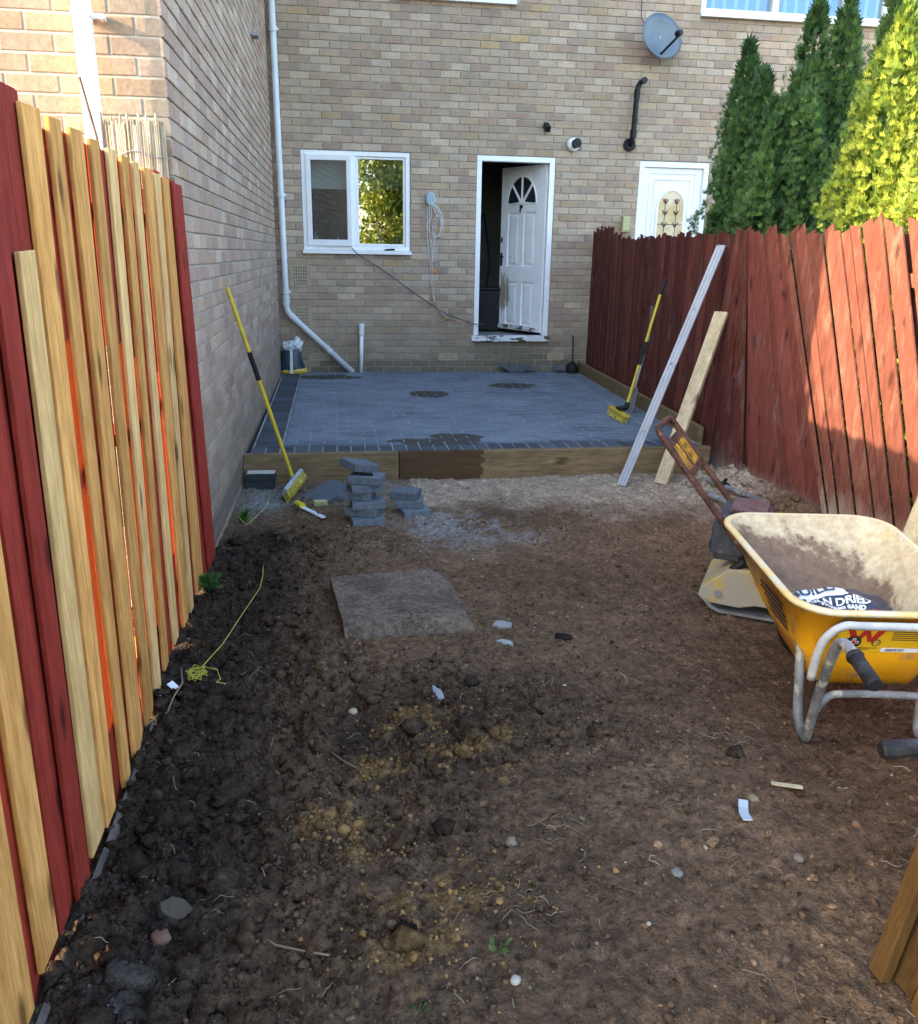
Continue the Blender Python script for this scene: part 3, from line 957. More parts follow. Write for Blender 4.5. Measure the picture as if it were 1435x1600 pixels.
# ---------------- back terrace
house = empty('brick_house', (0, 0, -.3), 0, 'pale grey brick terraced house across the back with an open white door', 'house')
WIN = (.342, 1.599, COURSE0 + 17 * HC, COURSE0 + 31 * HC)
DOOR = (2.384, 3.333, COURSE0 + 4 * HC, COURSE0 + 31 * HC)
NDOOR = (4.382, 5.275, COURSE0 + 4 * HC, COURSE0 + 31 * HC)
UPL = (1.45, 2.790, COURSE0 + 51 * HC, 5.35)
UPR = (4.975, 7.35, COURSE0 + 51 * HC, 5.35)
VENTS = [(.176, .403, COURSE0 + 12 * HC, COURSE0 + 15 * HC), (.182, .403, COURSE0 + 6 * HC, COURSE0 + 9 * HC),
         (.365, .575, COURSE0 + HC, COURSE0 + 2 * HC), (1.969, 2.18, COURSE0 + HC, COURSE0 + 2 * HC), (3.352, 3.545, COURSE0 + HC, COURSE0 + 2 * HC)]
OPEN_B = [WIN, DOOR, NDOOR, UPL, UPR]
PB = lambda u, z, d: (u, -d, z)
rngb = random.Random(3)
bk = brick_layout(.03, 8.6, -.26, 5.55, OPEN_B + VENTS, rngb, PAL_BACK, .03)
for i, br in enumerate(bk):   # engineering bricks at the damp course
    if -.03 < br[2] < .13 and .35 < br[0] < 3.45:
        bk[i] = br[:5] + (tuple(v * .5 for v in br[5]),)
    if .14 < br[2] < .36 and 2.25 < br[0] < 3.4:
        bk[i] = br[:5] + (tuple(v * .62 for v in br[5]),)
mb = MB()
wall_cells(mb, -.2, 8.62, -.4, 5.56, OPEN_B, lambda m_, a, b_, c, d: m_.lohi((a, .009, c), (b_, .125, d)))
mb.build('wall', M_mortar, house)
lay_bricks([(bk, PB, lambda br: .45 < br[2] < 3.9 and br[0] > .25 and br[1] < 4.0)], house)

# rooms behind the openings
mb = MB()
for (a, b_, y1, z0, z1) in ((.05, 2.28, 3.0, .42, 2.75), (2.34, 3.5, 2.6, .42, 2.75), (4.2, 5.6, 2.0, .4, 2.75), (.5, 3.4, 2.5, 3.0, 5.4), (4.6, 8.0, 2.5, 3.0, 5.4)):
    t = .03
    mb.lohi((a - t, .126, z0), (a, y1, z1)); mb.lohi((b_, .126, z0), (b_ + t, y1, z1)); mb.lohi((a, y1, z0), (b_, y1 + t, z1))
    mb.lohi((a, .126, z0 - t), (b_, y1, z0)); mb.lohi((a, .126, z1), (b_, y1, z1 + t))
mb.build('inner_wall', M_room, house)
# roof and gutter of the terrace (above the picture)
mb = MB(); mb.hexa([(-.2, -.35, 5.56), (8.9, -.35, 5.56), (8.9, 4.0, 8.0), (-.2, 4.0, 8.0)], [(-.2, -.35, 5.68), (8.9, -.35, 5.68), (8.9, 4.0, 8.12), (-.2, 4.0, 8.12)])
M_tile = worn('roof_tile', (.12, .08, .06), (.17, .11, .085), 9, rough=.9)
mb.build('roof', M_tile, house)

# air bricks
for (a, b_, c, d) in VENTS:
    mb = MB(); tall = d - c > .1
    nxh, nzh = (8, 6) if tall else (8, 2)
    mb.lohi((a + .006, .004, c + .006), (b_ - .006, .02, d - .006))
    v = mb.build('air_brick', M_dark if False else M_dark, house)
    mb = MB()
    # grid of bars in front of the dark back
    for i in range(nxh + 1):
        x = a + .006 + (b_ - a - .012) * i / nxh; w = .008 if 0 < i < nxh else .018
        mb.lohi((x - w, -.004, c + .006), (x + w, .004, d - .006))
    for j in range(nzh + 1):
        z = c + .006 + (d - c - .012) * j / nzh; w = .009 if 0 < j < nzh else .013
        mb.lohi((a + .004, -.0045, z - w), (b_ - .004, .0035, z + w))
    mb.build('grille', M_terracotta, v)


def frame_boxes(mb, x0, x1, z0, z1, w, y0, y1, P=None):
    for (a, b_, c, d) in ((x0, x1, z1 - w, z1), (x0, x1, z0, z0 + w), (x0, x0 + w, z0 + w, z1 - w), (x1 - w, x1, z0 + w, z1 - w)):
        mb.lohi((a, y0, c), (b_, y1, d))


# kitchen window
x0, x1, z0, z1 = WIN
mb = MB(); frame_boxes(mb, x0 + .004, x1 - .004, z0 + .02, z1 - .004, .052, .012, .085)
mb.lohi((.905, .0125, z0 + .0725), (.972, .0845, z1 - .0565))
win = mb.build('window', M_white, house, bevel=.004)
mb = MB(); mb.lohi((x0 - .006, -.055, z0 - .012), (x1 + .008, .10, z0 + .018)); mb.lohi((x0 - .006, -.056, z0 - .022), (x1 + .008, -.045, z0 - .0125))
mb.build('sill', M_white, win, bevel=.003)
mb = MB(); frame_boxes(mb, .9735, 1.541, z0 + .074, z1 - .058, .024, .030, .07); mb.build('bead', M_white, win, bevel=.003)
mb = MB(); mb.lohi((.985, .048, z0 + .09), (1.53, .052, z1 - .07)); mb.build('pane', M_glass, win)
# side-hung sash, ajar on its left hinge
hx, hy, ang = .398, .020, math.radians(5)
Rz = rotm(0, 0, -ang)
def sash_pt(mb_, a, b_, c, d, ya, yb):
    cx = np.array([(a + b_) / 2 - hx, (ya + yb) / 2 - hy, (c + d) / 2]); cx = Rz @ cx + np.array([hx, hy, 0])
    mb_.box(cx, (b_ - a, yb - ya, d - c), Rz)
mb = MB(); za, zb = z0 + .066, z1 - .050
for (a, b_, c, d) in ((hx, .915, zb - .062, zb), (hx, .915, za, za + .07), (hx, hx + .055, za + .07, zb - .062), (.862, .915, za + .07, zb - .062)):
    sash_pt(mb, a, b_, c, d, -.006, .052)
sash = mb.build('sash', M_white, win, bevel=.005)
mb = MB(); sash_pt(mb, hx + .05, .868, za + .065, zb - .057, .02, .024); mb.build('pane', M_glass_sash, sash)
mb = MB(); mb.lohi((.40, .20, 2.13), (1.56, .204, 2.5)); mb.lohi((.40, .196, 2.115), (1.56, .209, 2.132))
mb.build('roller_blind', M_blind, win)
for (bx, bh, br_, mt, lab) in ((.655, .11, .032, M_blind, 'squat pale jar on the kitchen windowsill, second from the left'), (.745, .13, .030, M_blind, 'rounded pale bottle on the kitchen windowsill by the sash edge'), (.81, .06, .022, M_blind, 'smallest pale pot on the kitchen windowsill'),
                        (.48, .20, .045, M_bluegrey, 'blue grey jug on the kitchen windowsill at the far left'), (1.24, .23, .05, M_blind, 'tall clear bottle on the windowsill behind the right pane'), (1.45, .17, .026, M_whitebag, 'small white tub on the windowsill behind the right pane')):
    mb = MB(); zs = z0 + .03; h_ = bh
    mb.tube([(bx, .13, zs), (bx, .13, zs + h_ * .08), (bx, .13, zs + h_ * .6), (bx, .13, zs + h_ * .75), (bx, .13, zs + h_ * .8), (bx, .13, zs + h_)], [br_ * .9, br_, br_, br_ * .5, br_ * .42, br_ * .42], 12)
    tag(mb.build('bottle', mt, smooth=True), lab, 'bottle', 'things on the kitchen windowsill')
mb = MB(); mb.lohi((x0, .10, z0 - .01), (x1, .24, z0 + .028)); mb.build('inner_sill', M_room, win)

# back door, open inwards
x0, x1, z0, z1 = DOOR
mb = MB()
for (a, b_, c, d) in ((x0 + .003, x1 - .003, z1 - .062, z1 - .003), (x0 + .003, x0 + .062, z0 + .062, z1 - .062), (x1 - .068, x1 - .003, z0 + .062, z1 - .062)):
    mb.lohi((a, .004, c), (b_, .11, d))
dfr = mb.build('door_frame', M_whitepaint, house, bevel=.004)
mb = MB(); mb.lohi((x0 - .03, -.055, z0 - .006), (x1 + .012, .12, z0 + .06)); mb.build('door_sill', M_sillpaint, dfr, bevel=.008)
H0 = np.array([3.262, .085, 0.]); th = math.radians(60)
U = np.array([-math.cos(th), math.sin(th), 0]); N = np.array([-math.sin(th), -math.cos(th), 0])
Rd = np.stack([U, N, np.array([0, 0, 1.])], 1)
def dbox(mb_, ua, ub, za, zb, da, db):
    c = H0 + U * (ua + ub) / 2 + N * (da + db) / 2 + np.array([0, 0, (za + zb) / 2]); mb_.box(c, (ub - ua, db - da, zb - za), Rd)
def dpt(u, z, d): return tuple(H0 + U * u + N * d + np.array([0, 0, z]))
PZ = [(1.27, 1.92), (.54, 1.08)]; PU = [(.16, .375), (.455, .67)]
mb = MB()
dbox(mb, 0, .80, .47, 2.455, -.022, .0)                       # core
for (a, b_) in ((0, .16), (.375, .455), (.67, .80)): dbox(mb, a, b_, .4702, 2.4548, .0, .02)
for (a, b_) in ((.4702, .54), (1.08, 1.27), (1.92, 2.4548)):
    for (ua, ub) in PU: dbox(mb, ua, ub, a, b_, .0, .0198)
def scuffed():
    m = M_whitepaint.copy(); m.name = 'scuffed_white_paint'; nt = m.node_tree; b = nt.nodes['Principled BSDF']
    src = b.inputs['Base Color'].links[0].from_socket
    gm = nd(nt, 'NewGeometry'); ds = nd(nt, 'VectorMath', operation='DISTANCE'); mpp = nd(nt, 'Mapping'); mpp.inputs['Scale'].default_value = (1, 1, .55)
    nt.links.new(gm.outputs['Position'], mpp.inputs['Vector']); nt.links.new(mpp.outputs[0], ds.inputs[0]); ds.inputs[1].default_value = (2.90, .70, .93 * .55)
    nz = noise(nt, coords(nt, (9, 9, 1.6)), 5, 5, .6)
    k = math_n(nt, 'ADD', math_n(nt, 'MULTIPLY', ds.outputs['Value'], -3.2), nz)
    k = ramp(nt, k, [(.10, (0, 0, 0)), (.22, (.85, .85, .85))])
    nt.links.new(mixc(nt, k, src, (.27, .19, .11)), b.inputs['Base Color']); return m
M_door = scuffed()
door = mb.build('door', M_door, house)
for (ua, ub) in PU:
    for (za, zb) in PZ:
        mb = MB(); m_ = .035
        mb.add([dpt(ua + .012, za + .012, .0), dpt(ub - .012, za + .012, .0), dpt(ub - .012, zb - .012, .0), dpt(ua + .012, zb - .012, .0),
                dpt(ua + m_ + .012, za + m_ + .012, .014), dpt(ub - m_ - .012, za + m_ + .012, .014), dpt(ub - m_ - .012, zb - m_ - .012, .014), dpt(ua + m_ + .012, zb - m_ - .012, .014)],
               [(4, 5, 6, 7)] + [(i, (i + 1) % 4, 4 + (i + 1) % 4, 4 + i) for i in range(4)])
        mb.build('panel', M_door, door)
# fan light of four panes
FC, FR, FZ = .415, .255, 2.02
def fan(u, v): return (FC + u, FZ + v * 1.22)
for k in range(4):
    a0, a1 = math.pi * k / 4 + .07, math.pi * (k + 1) / 4 - .07
    poly = [fan(.055 * math.cos((a0 + a1) / 2), .05 * math.sin((a0 + a1) / 2))] + [fan(FR * math.cos(a), FR * math.sin(a)) for a in np.linspace(a0 if k else .0, a1 if k < 3 else math.pi, 7)]
    mb = MB(); n = len(poly)
    mb.add([dpt(u, z, .0205) for u, z in poly] + [dpt(u, z, .0235) for u, z in poly], [tuple(range(n, 2 * n))] + [(i, (i + 1) % n, (i + 1) % n + n, i + n) for i in range(n)])
    mb.build('pane', plain('dark_fan_glass', (.02, .022, .025), .08) if k == 0 else bpy.data.materials['dark_fan_glass'], door)
mb = MB()
for a in (math.pi / 4, math.pi / 2, 3 * math.pi / 4):
    p0, p1 = fan(.03 * math.cos(a), .03 * math.sin(a)), fan(FR * math.cos(a), FR * math.sin(a))
    mb.tube([dpt(p0[0], p0[1], .022), dpt(p1[0], p1[1], .022)], .0135, 6)
arc = [fan((FR + .008) * math.cos(a), (FR + .008) * math.sin(a)) for a in np.linspace(0, math.pi, 22)]
mb.tube([dpt(u, z, .021) for u, z in arc + [arc[0]]], .011, 6)
mb.build('glazing_bar', M_whitepaint, door)
mb = MB(); mb.tube([dpt(.42, 1.985, .02), dpt(.42, 1.985, .04)], [.024, .018], 10); mb.tube([dpt(.42, 1.97, .038), dpt(.432, 1.945, .04), dpt(.42, 1.915, .042), dpt(.408, 1.945, .04), dpt(.42, 1.97, .038)], .006, 6); mb.build('knocker', M_black, door)
mb = MB(); dbox(mb, .755, .785, 1.27, 1.43, .02, .028); mb.tube([dpt(.77, 1.38, .03), dpt(.77, 1.38, .055), dpt(.69, 1.38, .06)], .009, 8); mb.build('handle', M_black, door)
mb = MB(); dbox(mb, .76, .782, 1.56, 1.62, .02, .03); mb.build('lock', M_black, door)
mb = MB(); dbox(mb, .03, .78, .485, .53, .02, .042); mb.build('weather_bar', M_sillpaint, door)
mb = MB()
for z in (.75, 1.4, 2.2): mb.tube([(3.262, .075, z), (3.262, .075, z + .1)], .009, 8)
mb.build('hinge', M_white, door)
# in the hall: bin, vacuum hose
mb = MB(); mb.lohi((2.5, .75, .43), (2.86, 1.1, .95)); mb.lohi((2.49, .74, .952), (2.87, 1.11, .99))
tag(mb.build('bin', M_black, bevel=.02), 'dark bin standing in the hall inside the open door', 'bin')
mb = MB(); mb.tube([(2.62, 1.35, .98), (2.60, 1.35, 1.3), (2.66, 1.34, 1.75), (2.70, 1.33, 1.95)], .013, 8); mb.tube([(2.78, 1.35, .98), (2.81, 1.35, 1.3), (2.76, 1.34, 1.7), (2.71, 1.33, 1.95)], .013, 8)
mb.lohi((2.58, 1.3, .44), (2.84, 1.42, .98))
tag(mb.build('hanging_hose', M_black, smooth=False), 'dark looped hose hanging above the bin inside the open door', 'hose')

# neighbour's door
x0, x1, z0, z1 = NDOOR
mb = MB(); frame_boxes(mb, x0 + .003, x1 - .003, z0 + .003, z1 - .003, .065, .010, .10)
nfr = mb.build('door_frame', M_white, house, bevel=.004)
mb = MB(); mb.lohi((x0 + .069, .045, z0 + .07), (x1 - .069, .09, z1 - .07))
nd_ = mb.build('door', M_white, house, bevel=.003)
nd_['label'] = 'white plastic door with an arched leaded pane, seen over the red fence'
mb = MB()
for (w, zt, zb) in ((.30, 2.40, 1.35), (.235, 2.33, 1.42)):
    cx = (x0 + x1) / 2
    for (a, b_, c, d) in ((cx - w, cx + w, zt - .02, zt), (cx - w, cx - w + .018, zb, zt - .02), (cx + w - .018, cx + w, zb, zt - .02)):
        mb.lohi((a, .034, c), (b_, .046, d))
mb.build('moulding', M_white, nd_, bevel=.004)
cx, zc, ra = (x0 + x1) / 2 + .0, 1.99, .165
def arch(r, zb): return [(cx - r, zb)] + [(cx - r * math.cos(a), zc + r * 1.15 * math.sin(a)) for a in np.linspace(0, math.pi, 16)] + [(cx + r, zb)]
mb = MB(); mb.prism(arch(ra, 1.45), .030, .0445); M_reflpane = worn('sunlit_reflection_pane', (.50, .36, .17), (.62, .52, .36), 6, rough=.15, bs=.0); pn = mb.build('pane', M_reflpane, nd_)  # pane colour stands in for a sunlit house mirrored in the glass
mb = MB(); A = arch(ra + .012, 1.44); mb.tube([(p[0], .036, p[1]) for p in A], .016, 6); mb.build('arch_moulding', M_white, nd_)
mb = MB()
for sx in (-1, 1):
    mb.tube([(cx + sx * .07, .028, 1.46), (cx + sx * .075, .028, 2.05)], .004, 5)
    for zz in (1.62, 1.78, 1.92, 2.05):
        mb.tube([(cx + sx * .07, .028, zz), (cx + sx * .11, .028, zz + .045)], [.016, .003], 5); mb.tube([(cx + sx * .07, .028, zz), (cx + sx * .035, .028, zz + .045)], [.016, .003], 5)
for zz in (1.60, 1.80): mb.tube([(cx - ra, .028, zz), (cx + ra, .028, zz)], .003, 4)
mb.build('leading', plain('lead', (.05, .04, .04), .5), pn)
mb = MB()
for sx in (-1, 1): mb.tube([(cx + sx * .073, .026, 2.06), (cx + sx * .075, .026, 2.10)], [.02, .012], 6)
mb.build('red_tulip', plain('red_glass', (.30, .02, .02), .2), pn)
mb = MB(); mb.lohi((4.19, -.07, 1.70), (4.285, .0, 1.885)); mb.lohi((4.195, -.078, 1.715), (4.28, -.0705, 1.87))
tag(mb.build('meter_box', plain('pale_yellow', (.42, .40, .20), .5), bevel=.012), 'small pale yellow box on the wall beside the white plastic door', 'box')

# upper windows
for (op, muls, blue, lab) in ((UPL, (2.1,), False, None), (UPR, (5.9, 6.80), True, 'upper white window with blue vertical blinds')):
    x0, x1, z0, z1 = op
    mb = MB(); frame_boxes(mb, x0 + .004, x1 - .004, z0 + .01, z1 - .004, .06, .012, .085)
    for m_ in muls: mb.lohi((m_ - .035, .0125, z0 + .07), (m_ + .035, .0845, z1 - .065))
    w = mb.build('window', M_white, house, bevel=.004)
    if lab: w['label'] = lab
    mb = MB(); mb.lohi((x0 - .004, -.055, z0 - .03), (x1 + .004, .09, z0 + .009)); mb.build('sill', M_white, w, bevel=.004)
    edges = [x0 + .064] + [v for m_ in muls for v in (m_ - .035, m_ + .035)] + [x1 - .064]
    for a, b_ in zip(edges[::2], edges[1::2]):
        mb = MB(); mb.lohi((a, .046, z0 + .07), (b_, .050, z1 - .064)); mb.build('pane', M_glass_up, w)
        if blue:
            x = a + .01; k = 0
            while x < b_ - .05:
                mb = MB(); mb.lohi((x, .10 + .004 * (k % 2), z0 + .05), (min(x + (.088 if k % 2 == 0 else .05), b_), .103 + .004 * (k % 2), z1 - .06))
                mb.build('blind_slat', M_bluecurtain if k % 2 == 0 else M_palecurtain, w); x += .088 if k % 2 == 0 else .05; k += 1
        else:
            mb = MB(); mb.lohi((a, .12, z0 + .03), (b_, .125, z1 - .06)); mb.build('net_curtain', M_blind, w)

# ---------------- staggered house on the left
LH = empty('brick_house', (.03, 0, -.3), -.0089, 'brick side wall and sunlit front corner of the house on the left', 'house')
_lm = parent_world(LH)
def lw(p):
    q = _lm @ Vector((p[0], p[1], p[2] + .3)); return (q.x, q.y, q.z)
DEP = 6.17
PL = lambda u, z, d: lw((d, -u, z))
PF = lambda u, z, d: lw((-u, -DEP - d * .5, z))
rngl = random.Random(9)
ls = brick_layout(0, DEP, -.30, 5.9, [], rngl, PAL_LEFT, .06)
for i, br in enumerate(ls):
    if -.19 < br[2] < -.03: ls[i] = br[:5] + ((.19, .125, .115),)
lf = brick_layout(0, 4.4, -.30, 5.9, [], rngl, [((.285, .245, .190), 4), ((.275, .230, .185), 4), ((.305, .268, .21), 3), ((.26, .215, .175), 2)], .113)  # front bricks painted darker than the side wall to offset strong sun
mb = MB(); mb.lohi((-4.5, -DEP + .004, -.38), (-.009, 3.0, 6.2))
mb.v = [lw((p[0], p[1], p[2] - 0)) for p in mb.v]
mb.build('wall', M_mortar, LH)
lay_bricks([(ls, PL, lambda br: -.2 < br[2] < 3.2 and br[1] < DEP - .12 and (br[2] < 1.7 or br[1] > 1.0)), (lf, PF, lambda br: br[2] > 1.55 and br[2] < 2.55 and br[0] < 1.1)], LH)
mb = MB(); mb.hexa([(-4.9, -DEP - .35, 5.9), (.2, -DEP - .35, 5.9), (.2, -1.4, 7.6), (-4.9, -1.4, 7.6)], [(-4.9, -DEP - .35, 6.02), (.2, -DEP - .35, 6.02), (.2, -1.4, 7.72), (-4.9, -1.4, 7.72)])
mb.hexa([(-4.9, -1.4, 7.6), (.2, -1.4, 7.6), (.2, 3.4, 5.9), (-4.9, 3.4, 5.9)], [(-4.9, -1.4, 7.72), (.2, -1.4, 7.72), (.2, 3.4, 6.02), (-4.9, 3.4, 6.02)])
mb.v = [lw(p) for p in mb.v]; mb.build('roof', M_tile, LH)

# square downpipe on the sunlit corner
dp = empty('drainpipe', (-.33, -6.25, -.2), 0, 'square white drainpipe on the sunlit corner of the left house', 'drainpipe')
FY = lw((-.33, -DEP, 0))[1]
mb = MB(); mb.lohi((-.363, FY - .117, -.2), (-.295, FY - .057, 5.7)); mb.build('pipe', M_white, dp, bevel=.006)
for z in (2.325, 4.4, .6):
    mb = MB(); mb.lohi((-.368, FY - .122, z), (-.290, FY - .052, z + .03)); mb.lohi((-.295, FY - .06, z + .004), (-.25, FY - .052, z + .026)); mb.lohi((-.262, FY - .052, z + .004), (-.252, FY - .002, z + .026))
    mb.lohi((-.345, FY - .052, z + .004), (-.315, FY - .001, z + .024))
    mb.build('bracket', M_white, dp, bevel=.002)

# reed screen and stick behind the fence top
sc = empty('reed_screen', (-.17, -6.28, 1.2), 0, 'grey reed screen poking up behind the fence at the house corner', 'screen')
rr = random.Random(4)
for i in range(78):
    t = i / 77; x = -.30 + .265 * t + rr.uniform(-.003, .003); y = -6.255 - .045 * math.sin(t * 2.5) + rr.uniform(-.006, .006)
    mb = MB(); lx = rr.uniform(-.006, .006); zt = 1.925 + rr.uniform(-.012, .012) + (.03 if i % 11 == 3 else 0)
    mb.tube([(x, y, 1.25), (x + lx, y, zt)], [.0052, .0046], 6); mb.build('reed', M_bamboo, sc)
mb = MB(); mb.tube([(-.30 + .265 * t, -6.268 - .045 * math.sin(t * 2.5), 1.80 - .012 * math.sin(t * 9)) for t in np.linspace(0, 1, 14)], .002, 5); mb.build('binding_wire', M_steel, sc)
mb = MB(); mb.tube([(-.345, -6.34, 2.085), (-.30, -6.35, 1.86), (-.25, -6.36, 1.4), (-.22, -6.36, .9)], .0065, 6)
tag(mb.build('garden_cane', M_bark), 'thin dark garden cane sticking up beside the white square drainpipe', 'cane')
mb = MB(); bx = lw((.008, -1.80, 3.235)); mb.lohi((bx[0] - .01, bx[1] - .09, bx[2]), (bx[0] + .05, bx[1] + .06, bx[2] + .025))
tag(mb.build('wall_bracket', M_steel), 'small dark metal bracket high on the left side wall', 'bracket')

# ---------------- things on the back wall
# round drainpipe in the corner
dp = empty('drainpipe', (.11, -.08, 0), 0, 'round pale drainpipe in the house corner, bent across the wall at its foot', 'drainpipe')
mb = MB(); mb.tube([(.098, -.075, 5.5), (.118, -.075, .80), (.13, -.075, .73), (.165, -.075, .675), (.215, -.075, .63), (.885, -.075, .0)], .036, 14); mb.build('pipe', M_pipe, dp, smooth=True)
for (z, x) in ((2.02, .111), (.95, .1175), (3.7, .105)):
    mb = MB(); mb.tube([(x, -.075, z - .03), (x, -.075, z - .026), (x, -.075, z + .026), (x, -.075, z + .03)], [.037, .043, .043, .037], 14); mb.lohi((x + .03, -.08, z - .012), (x + .065, -.07, z + .012)); mb.lohi((x + .02, -.055, z - .008), (x + .04, -.002, z + .008)); mb.build('pipe_clip', M_pipe, dp)
mb = MB(); mb.tube([(.117, -.075, .905), (.117, -.075, .90), (.118, -.075, .80)], [.038, .043, .043], 14); mb.tube([(.165, -.075, .675), (.215, -.075, .63), (.235, -.075, .612)], [.042, .042, .038], 14); mb.build('elbow', M_pipe, dp)
mb = MB(); mb.tube([(.60, -.075, .268), (.62, -.075, .249)], .043, 14); mb.lohi((.60, -.08, .285), (.615, -.07, .33)); mb.build('pipe_clip', M_pipe, dp)
wp = empty('waste_pipe', (.99, -.06, 0), 0, 'short upright white waste pipe with an open collar at the wall foot', 'pipe')
mb = MB(); mb.tube([(.985, -.06, -.02), (.998, -.06, .50)], .024, 12); mb.build('pipe', M_white, wp, smooth=True)
mb = MB(); mb.tube([(.9965, -.06, .44), (.997, -.06, .45), (.9985, -.06, .55), (.9985, -.06, .585)], [.025, .031, .033, .033], 12); mb.tube([(.9985, -.06, .562), (.9985, -.06, .578)], .037, 12); mb.build('collar', M_white, wp)

# satellite dish
sd = empty('satellite_dish', (4.46, 0, 3.8), 0, 'blue grey satellite dish high on the brick wall', 'satellite dish')
nrm = np.array([.36, -.90, .16]); nrm /= np.linalg.norm(nrm)
au = np.cross(np.array([0, 0, 1.]), nrm); au /= np.linalg.norm(au); av = np.cross(nrm, au)
dc = np.array([4.44, -.22, 3.80])
mb = MB(); rings = []
for t in (0, .25, .5, .75, 1.0, 1.0):
    rings.append([tuple(dc + (au * .295 * math.cos(a) + av * .24 * math.sin(a)) * max(t, .02) + nrm * (.05 * t * t - .03 + (0 if len(rings) < 5 else -.008))) for a in np.linspace(0, 2 * math.pi, 36, endpoint=False)])
mb.loft(rings, cap0=True, cap1=False); mb.build('dish', M_bluegrey, sd, smooth=True)
mb = MB(); a0 = dc - av * .19 - au * .02; a1 = dc + nrm * .27 + av * -.07 + au * .02
mb.tube([a0, a1], .013, 8); mb.build('arm', M_black, sd)
mb = MB(); mb.tube([a1 - nrm * -.02 + av * .015, a1 + av * .02 - nrm * .05], [.03, .034], 10); mb.tube([a1 + av * .02 - nrm * .05, a1 + av * .022 - nrm * .06], [.034, .026], 10); mb.build('receiver', M_black, sd)
mb = MB(); mb.tube([dc - nrm * .03, (4.46, -.05, 3.78), (4.46, 0, 3.78)], .02, 8); mb.lohi((4.40, -.012, 3.68), (4.52, 0.002, 3.88)); mb.build('mount', M_steel, sd)
mb = MB(); mb.tube([(4.245, -.008, 5.5), (4.25, -.008, 4.3), (4.26, -.012, 4.02), (4.40, -.05, 3.90)], .0045, 6)
tag(mb.build('dish_cable', M_wireblk), 'thin dark cable running up the wall from the satellite dish', 'cable')
# boiler flue
fl = empty('boiler_flue', (4.235, 0, 2.69), 0, 'black plastic flue pipe rising on the wall with an elbow at its top', 'flue')
mb = MB(); mb.tube([(4.225, 0.0, 2.685), (4.225, -.03, 2.685)], [.075, .072], 18); mb.tube([(4.225, -.03, 2.685), (4.225, -.045, 2.685)], [.055, .05], 18); mb.build('wall_plate', M_black, fl)
mb = MB(); mb.tube([(4.225, -.03, 2.685), (4.232, -.075, 2.71), (4.236, -.085, 2.76), (4.25, -.085, 3.27), (4.256, -.088, 3.31), (4.275, -.10, 3.345), (4.30, -.135, 3.36), (4.305, -.155, 3.36)], .030, 14); mb.build('pipe', M_black, fl, smooth=True)
for pa_, pb_ in (((4.236, -.085, 2.76), (4.2385, -.085, 2.84)), ((4.2475, -.085, 3.18), (4.25, -.085, 3.27)), ((4.30, -.13, 3.36), (4.306, -.16, 3.36))):
    mb = MB(); mb.tube([pa_, pb_], .036, 14); mb.build('collar', M_black, fl)
# cameras
c1 = empty('security_camera', (3.187, 0, 2.83), 0, 'small black box camera on the wall above the open door', 'camera')
mb = MB(); mb.box((3.19, -.075, 2.835), (.058, .15, .068), rotm(.42, 0, 0)); mb.build('body', M_black, c1, bevel=.006)
mb = MB(); mb.tube([(3.19, 0, 2.86), (3.19, -.05, 2.855)], .014, 8); mb.build('mount', M_black, c1)
c2 = empty('security_camera', (3.535, 0, 2.67), 0, 'round black camera in a white housing by the corner of the open door', 'camera')
mb = MB(); mb.tube([(3.53, .0, 2.665), (3.53, -.03, 2.665), (3.535, -.05, 2.668), (3.54, -.058, 2.668)], [.078, .076, .066, .04], 20); mb.build('housing', M_white, c2, smooth=True)
mb = MB(); mb.tube([(3.54, -.05, 2.668), (3.555, -.12, 2.675)], [.05, .053], 16); mb.tube([(3.5551, -.1201, 2.675), (3.5555, -.124, 2.675)], [.046, .032], 16); mb.build('body', M_black, c2)

# telephone box, wires
jb = empty('junction_box', (1.838, 0, 2.03), 0, 'small grey junction box on the wall between window and door', 'junction box')
mb = MB(); mb.tube([(1.835, 0, 2.02), (1.835, -.04, 2.02), (1.835, -.05, 2.02)], [.062, .06, .045], 14); mb.v = [(x, y, 2.02 + (z - 2.02) * 1.25) for x, y, z in mb.v]; mb.build('cover', worn('grey_cover', (.33, .42, .48), (.28, .36, .42), 8, rough=.5), jb, smooth=False)
def wire(name, pts, r, mt, lab):
    P_ = [np.array(p, float) for p in pts]; out = []
    for i in range(len(P_) - 1):
        p0, p1, p2, p3 = P_[max(i - 1, 0)], P_[i], P_[i + 1], P_[min(i + 2, len(P_) - 1)]
        for t in np.linspace(0, 1, 6, endpoint=False):
            out.append(.5 * ((2 * p1) + (-p0 + p2) * t + (2 * p0 - 5 * p1 + 4 * p2 - p3) * t * t + (-p0 + 3 * p1 - 3 * p2 + p3) * t ** 3))
    out.append(P_[-1]); mb = MB(); mb.tube(out, r, 6)
    return tag(mb.build(name, mt, smooth=True), lab, 'cable', 'loose cables hanging from the junction box')
wire('wall_cable', [(1.84, -.05, 1.98), (1.93, -.06, 1.92), (1.985, -.05, 1.80), (1.99, -.04, 1.68), (1.95, -.03, 1.61), (1.89, -.03, 1.62), (1.87, -.02, 1.70)], .0038, M_wirew, 'outer white cable loop hanging from the junction box')
wire('wall_cable', [(1.84, -.05, 1.99), (1.91, -.06, 1.90), (1.955, -.05, 1.78), (1.95, -.04, 1.66), (1.90, -.03, 1.59), (1.85, -.03, 1.62)], .0038, M_wirew, 'inner white cable loop hanging from the junction box')
wire('wall_cable', [(1.82, -.05, 1.97), (1.825, -.03, 1.7), (1.85, -.02, 1.4), (1.873, -.02, 1.08), (1.90, -.02, .85), (1.96, -.02, .74), (2.08, -.02, .655), (2.20, -.02, .625), (2.37, -.03, .60)], .0038, M_wirew, 'long white cable hanging from the junction box down to the door')
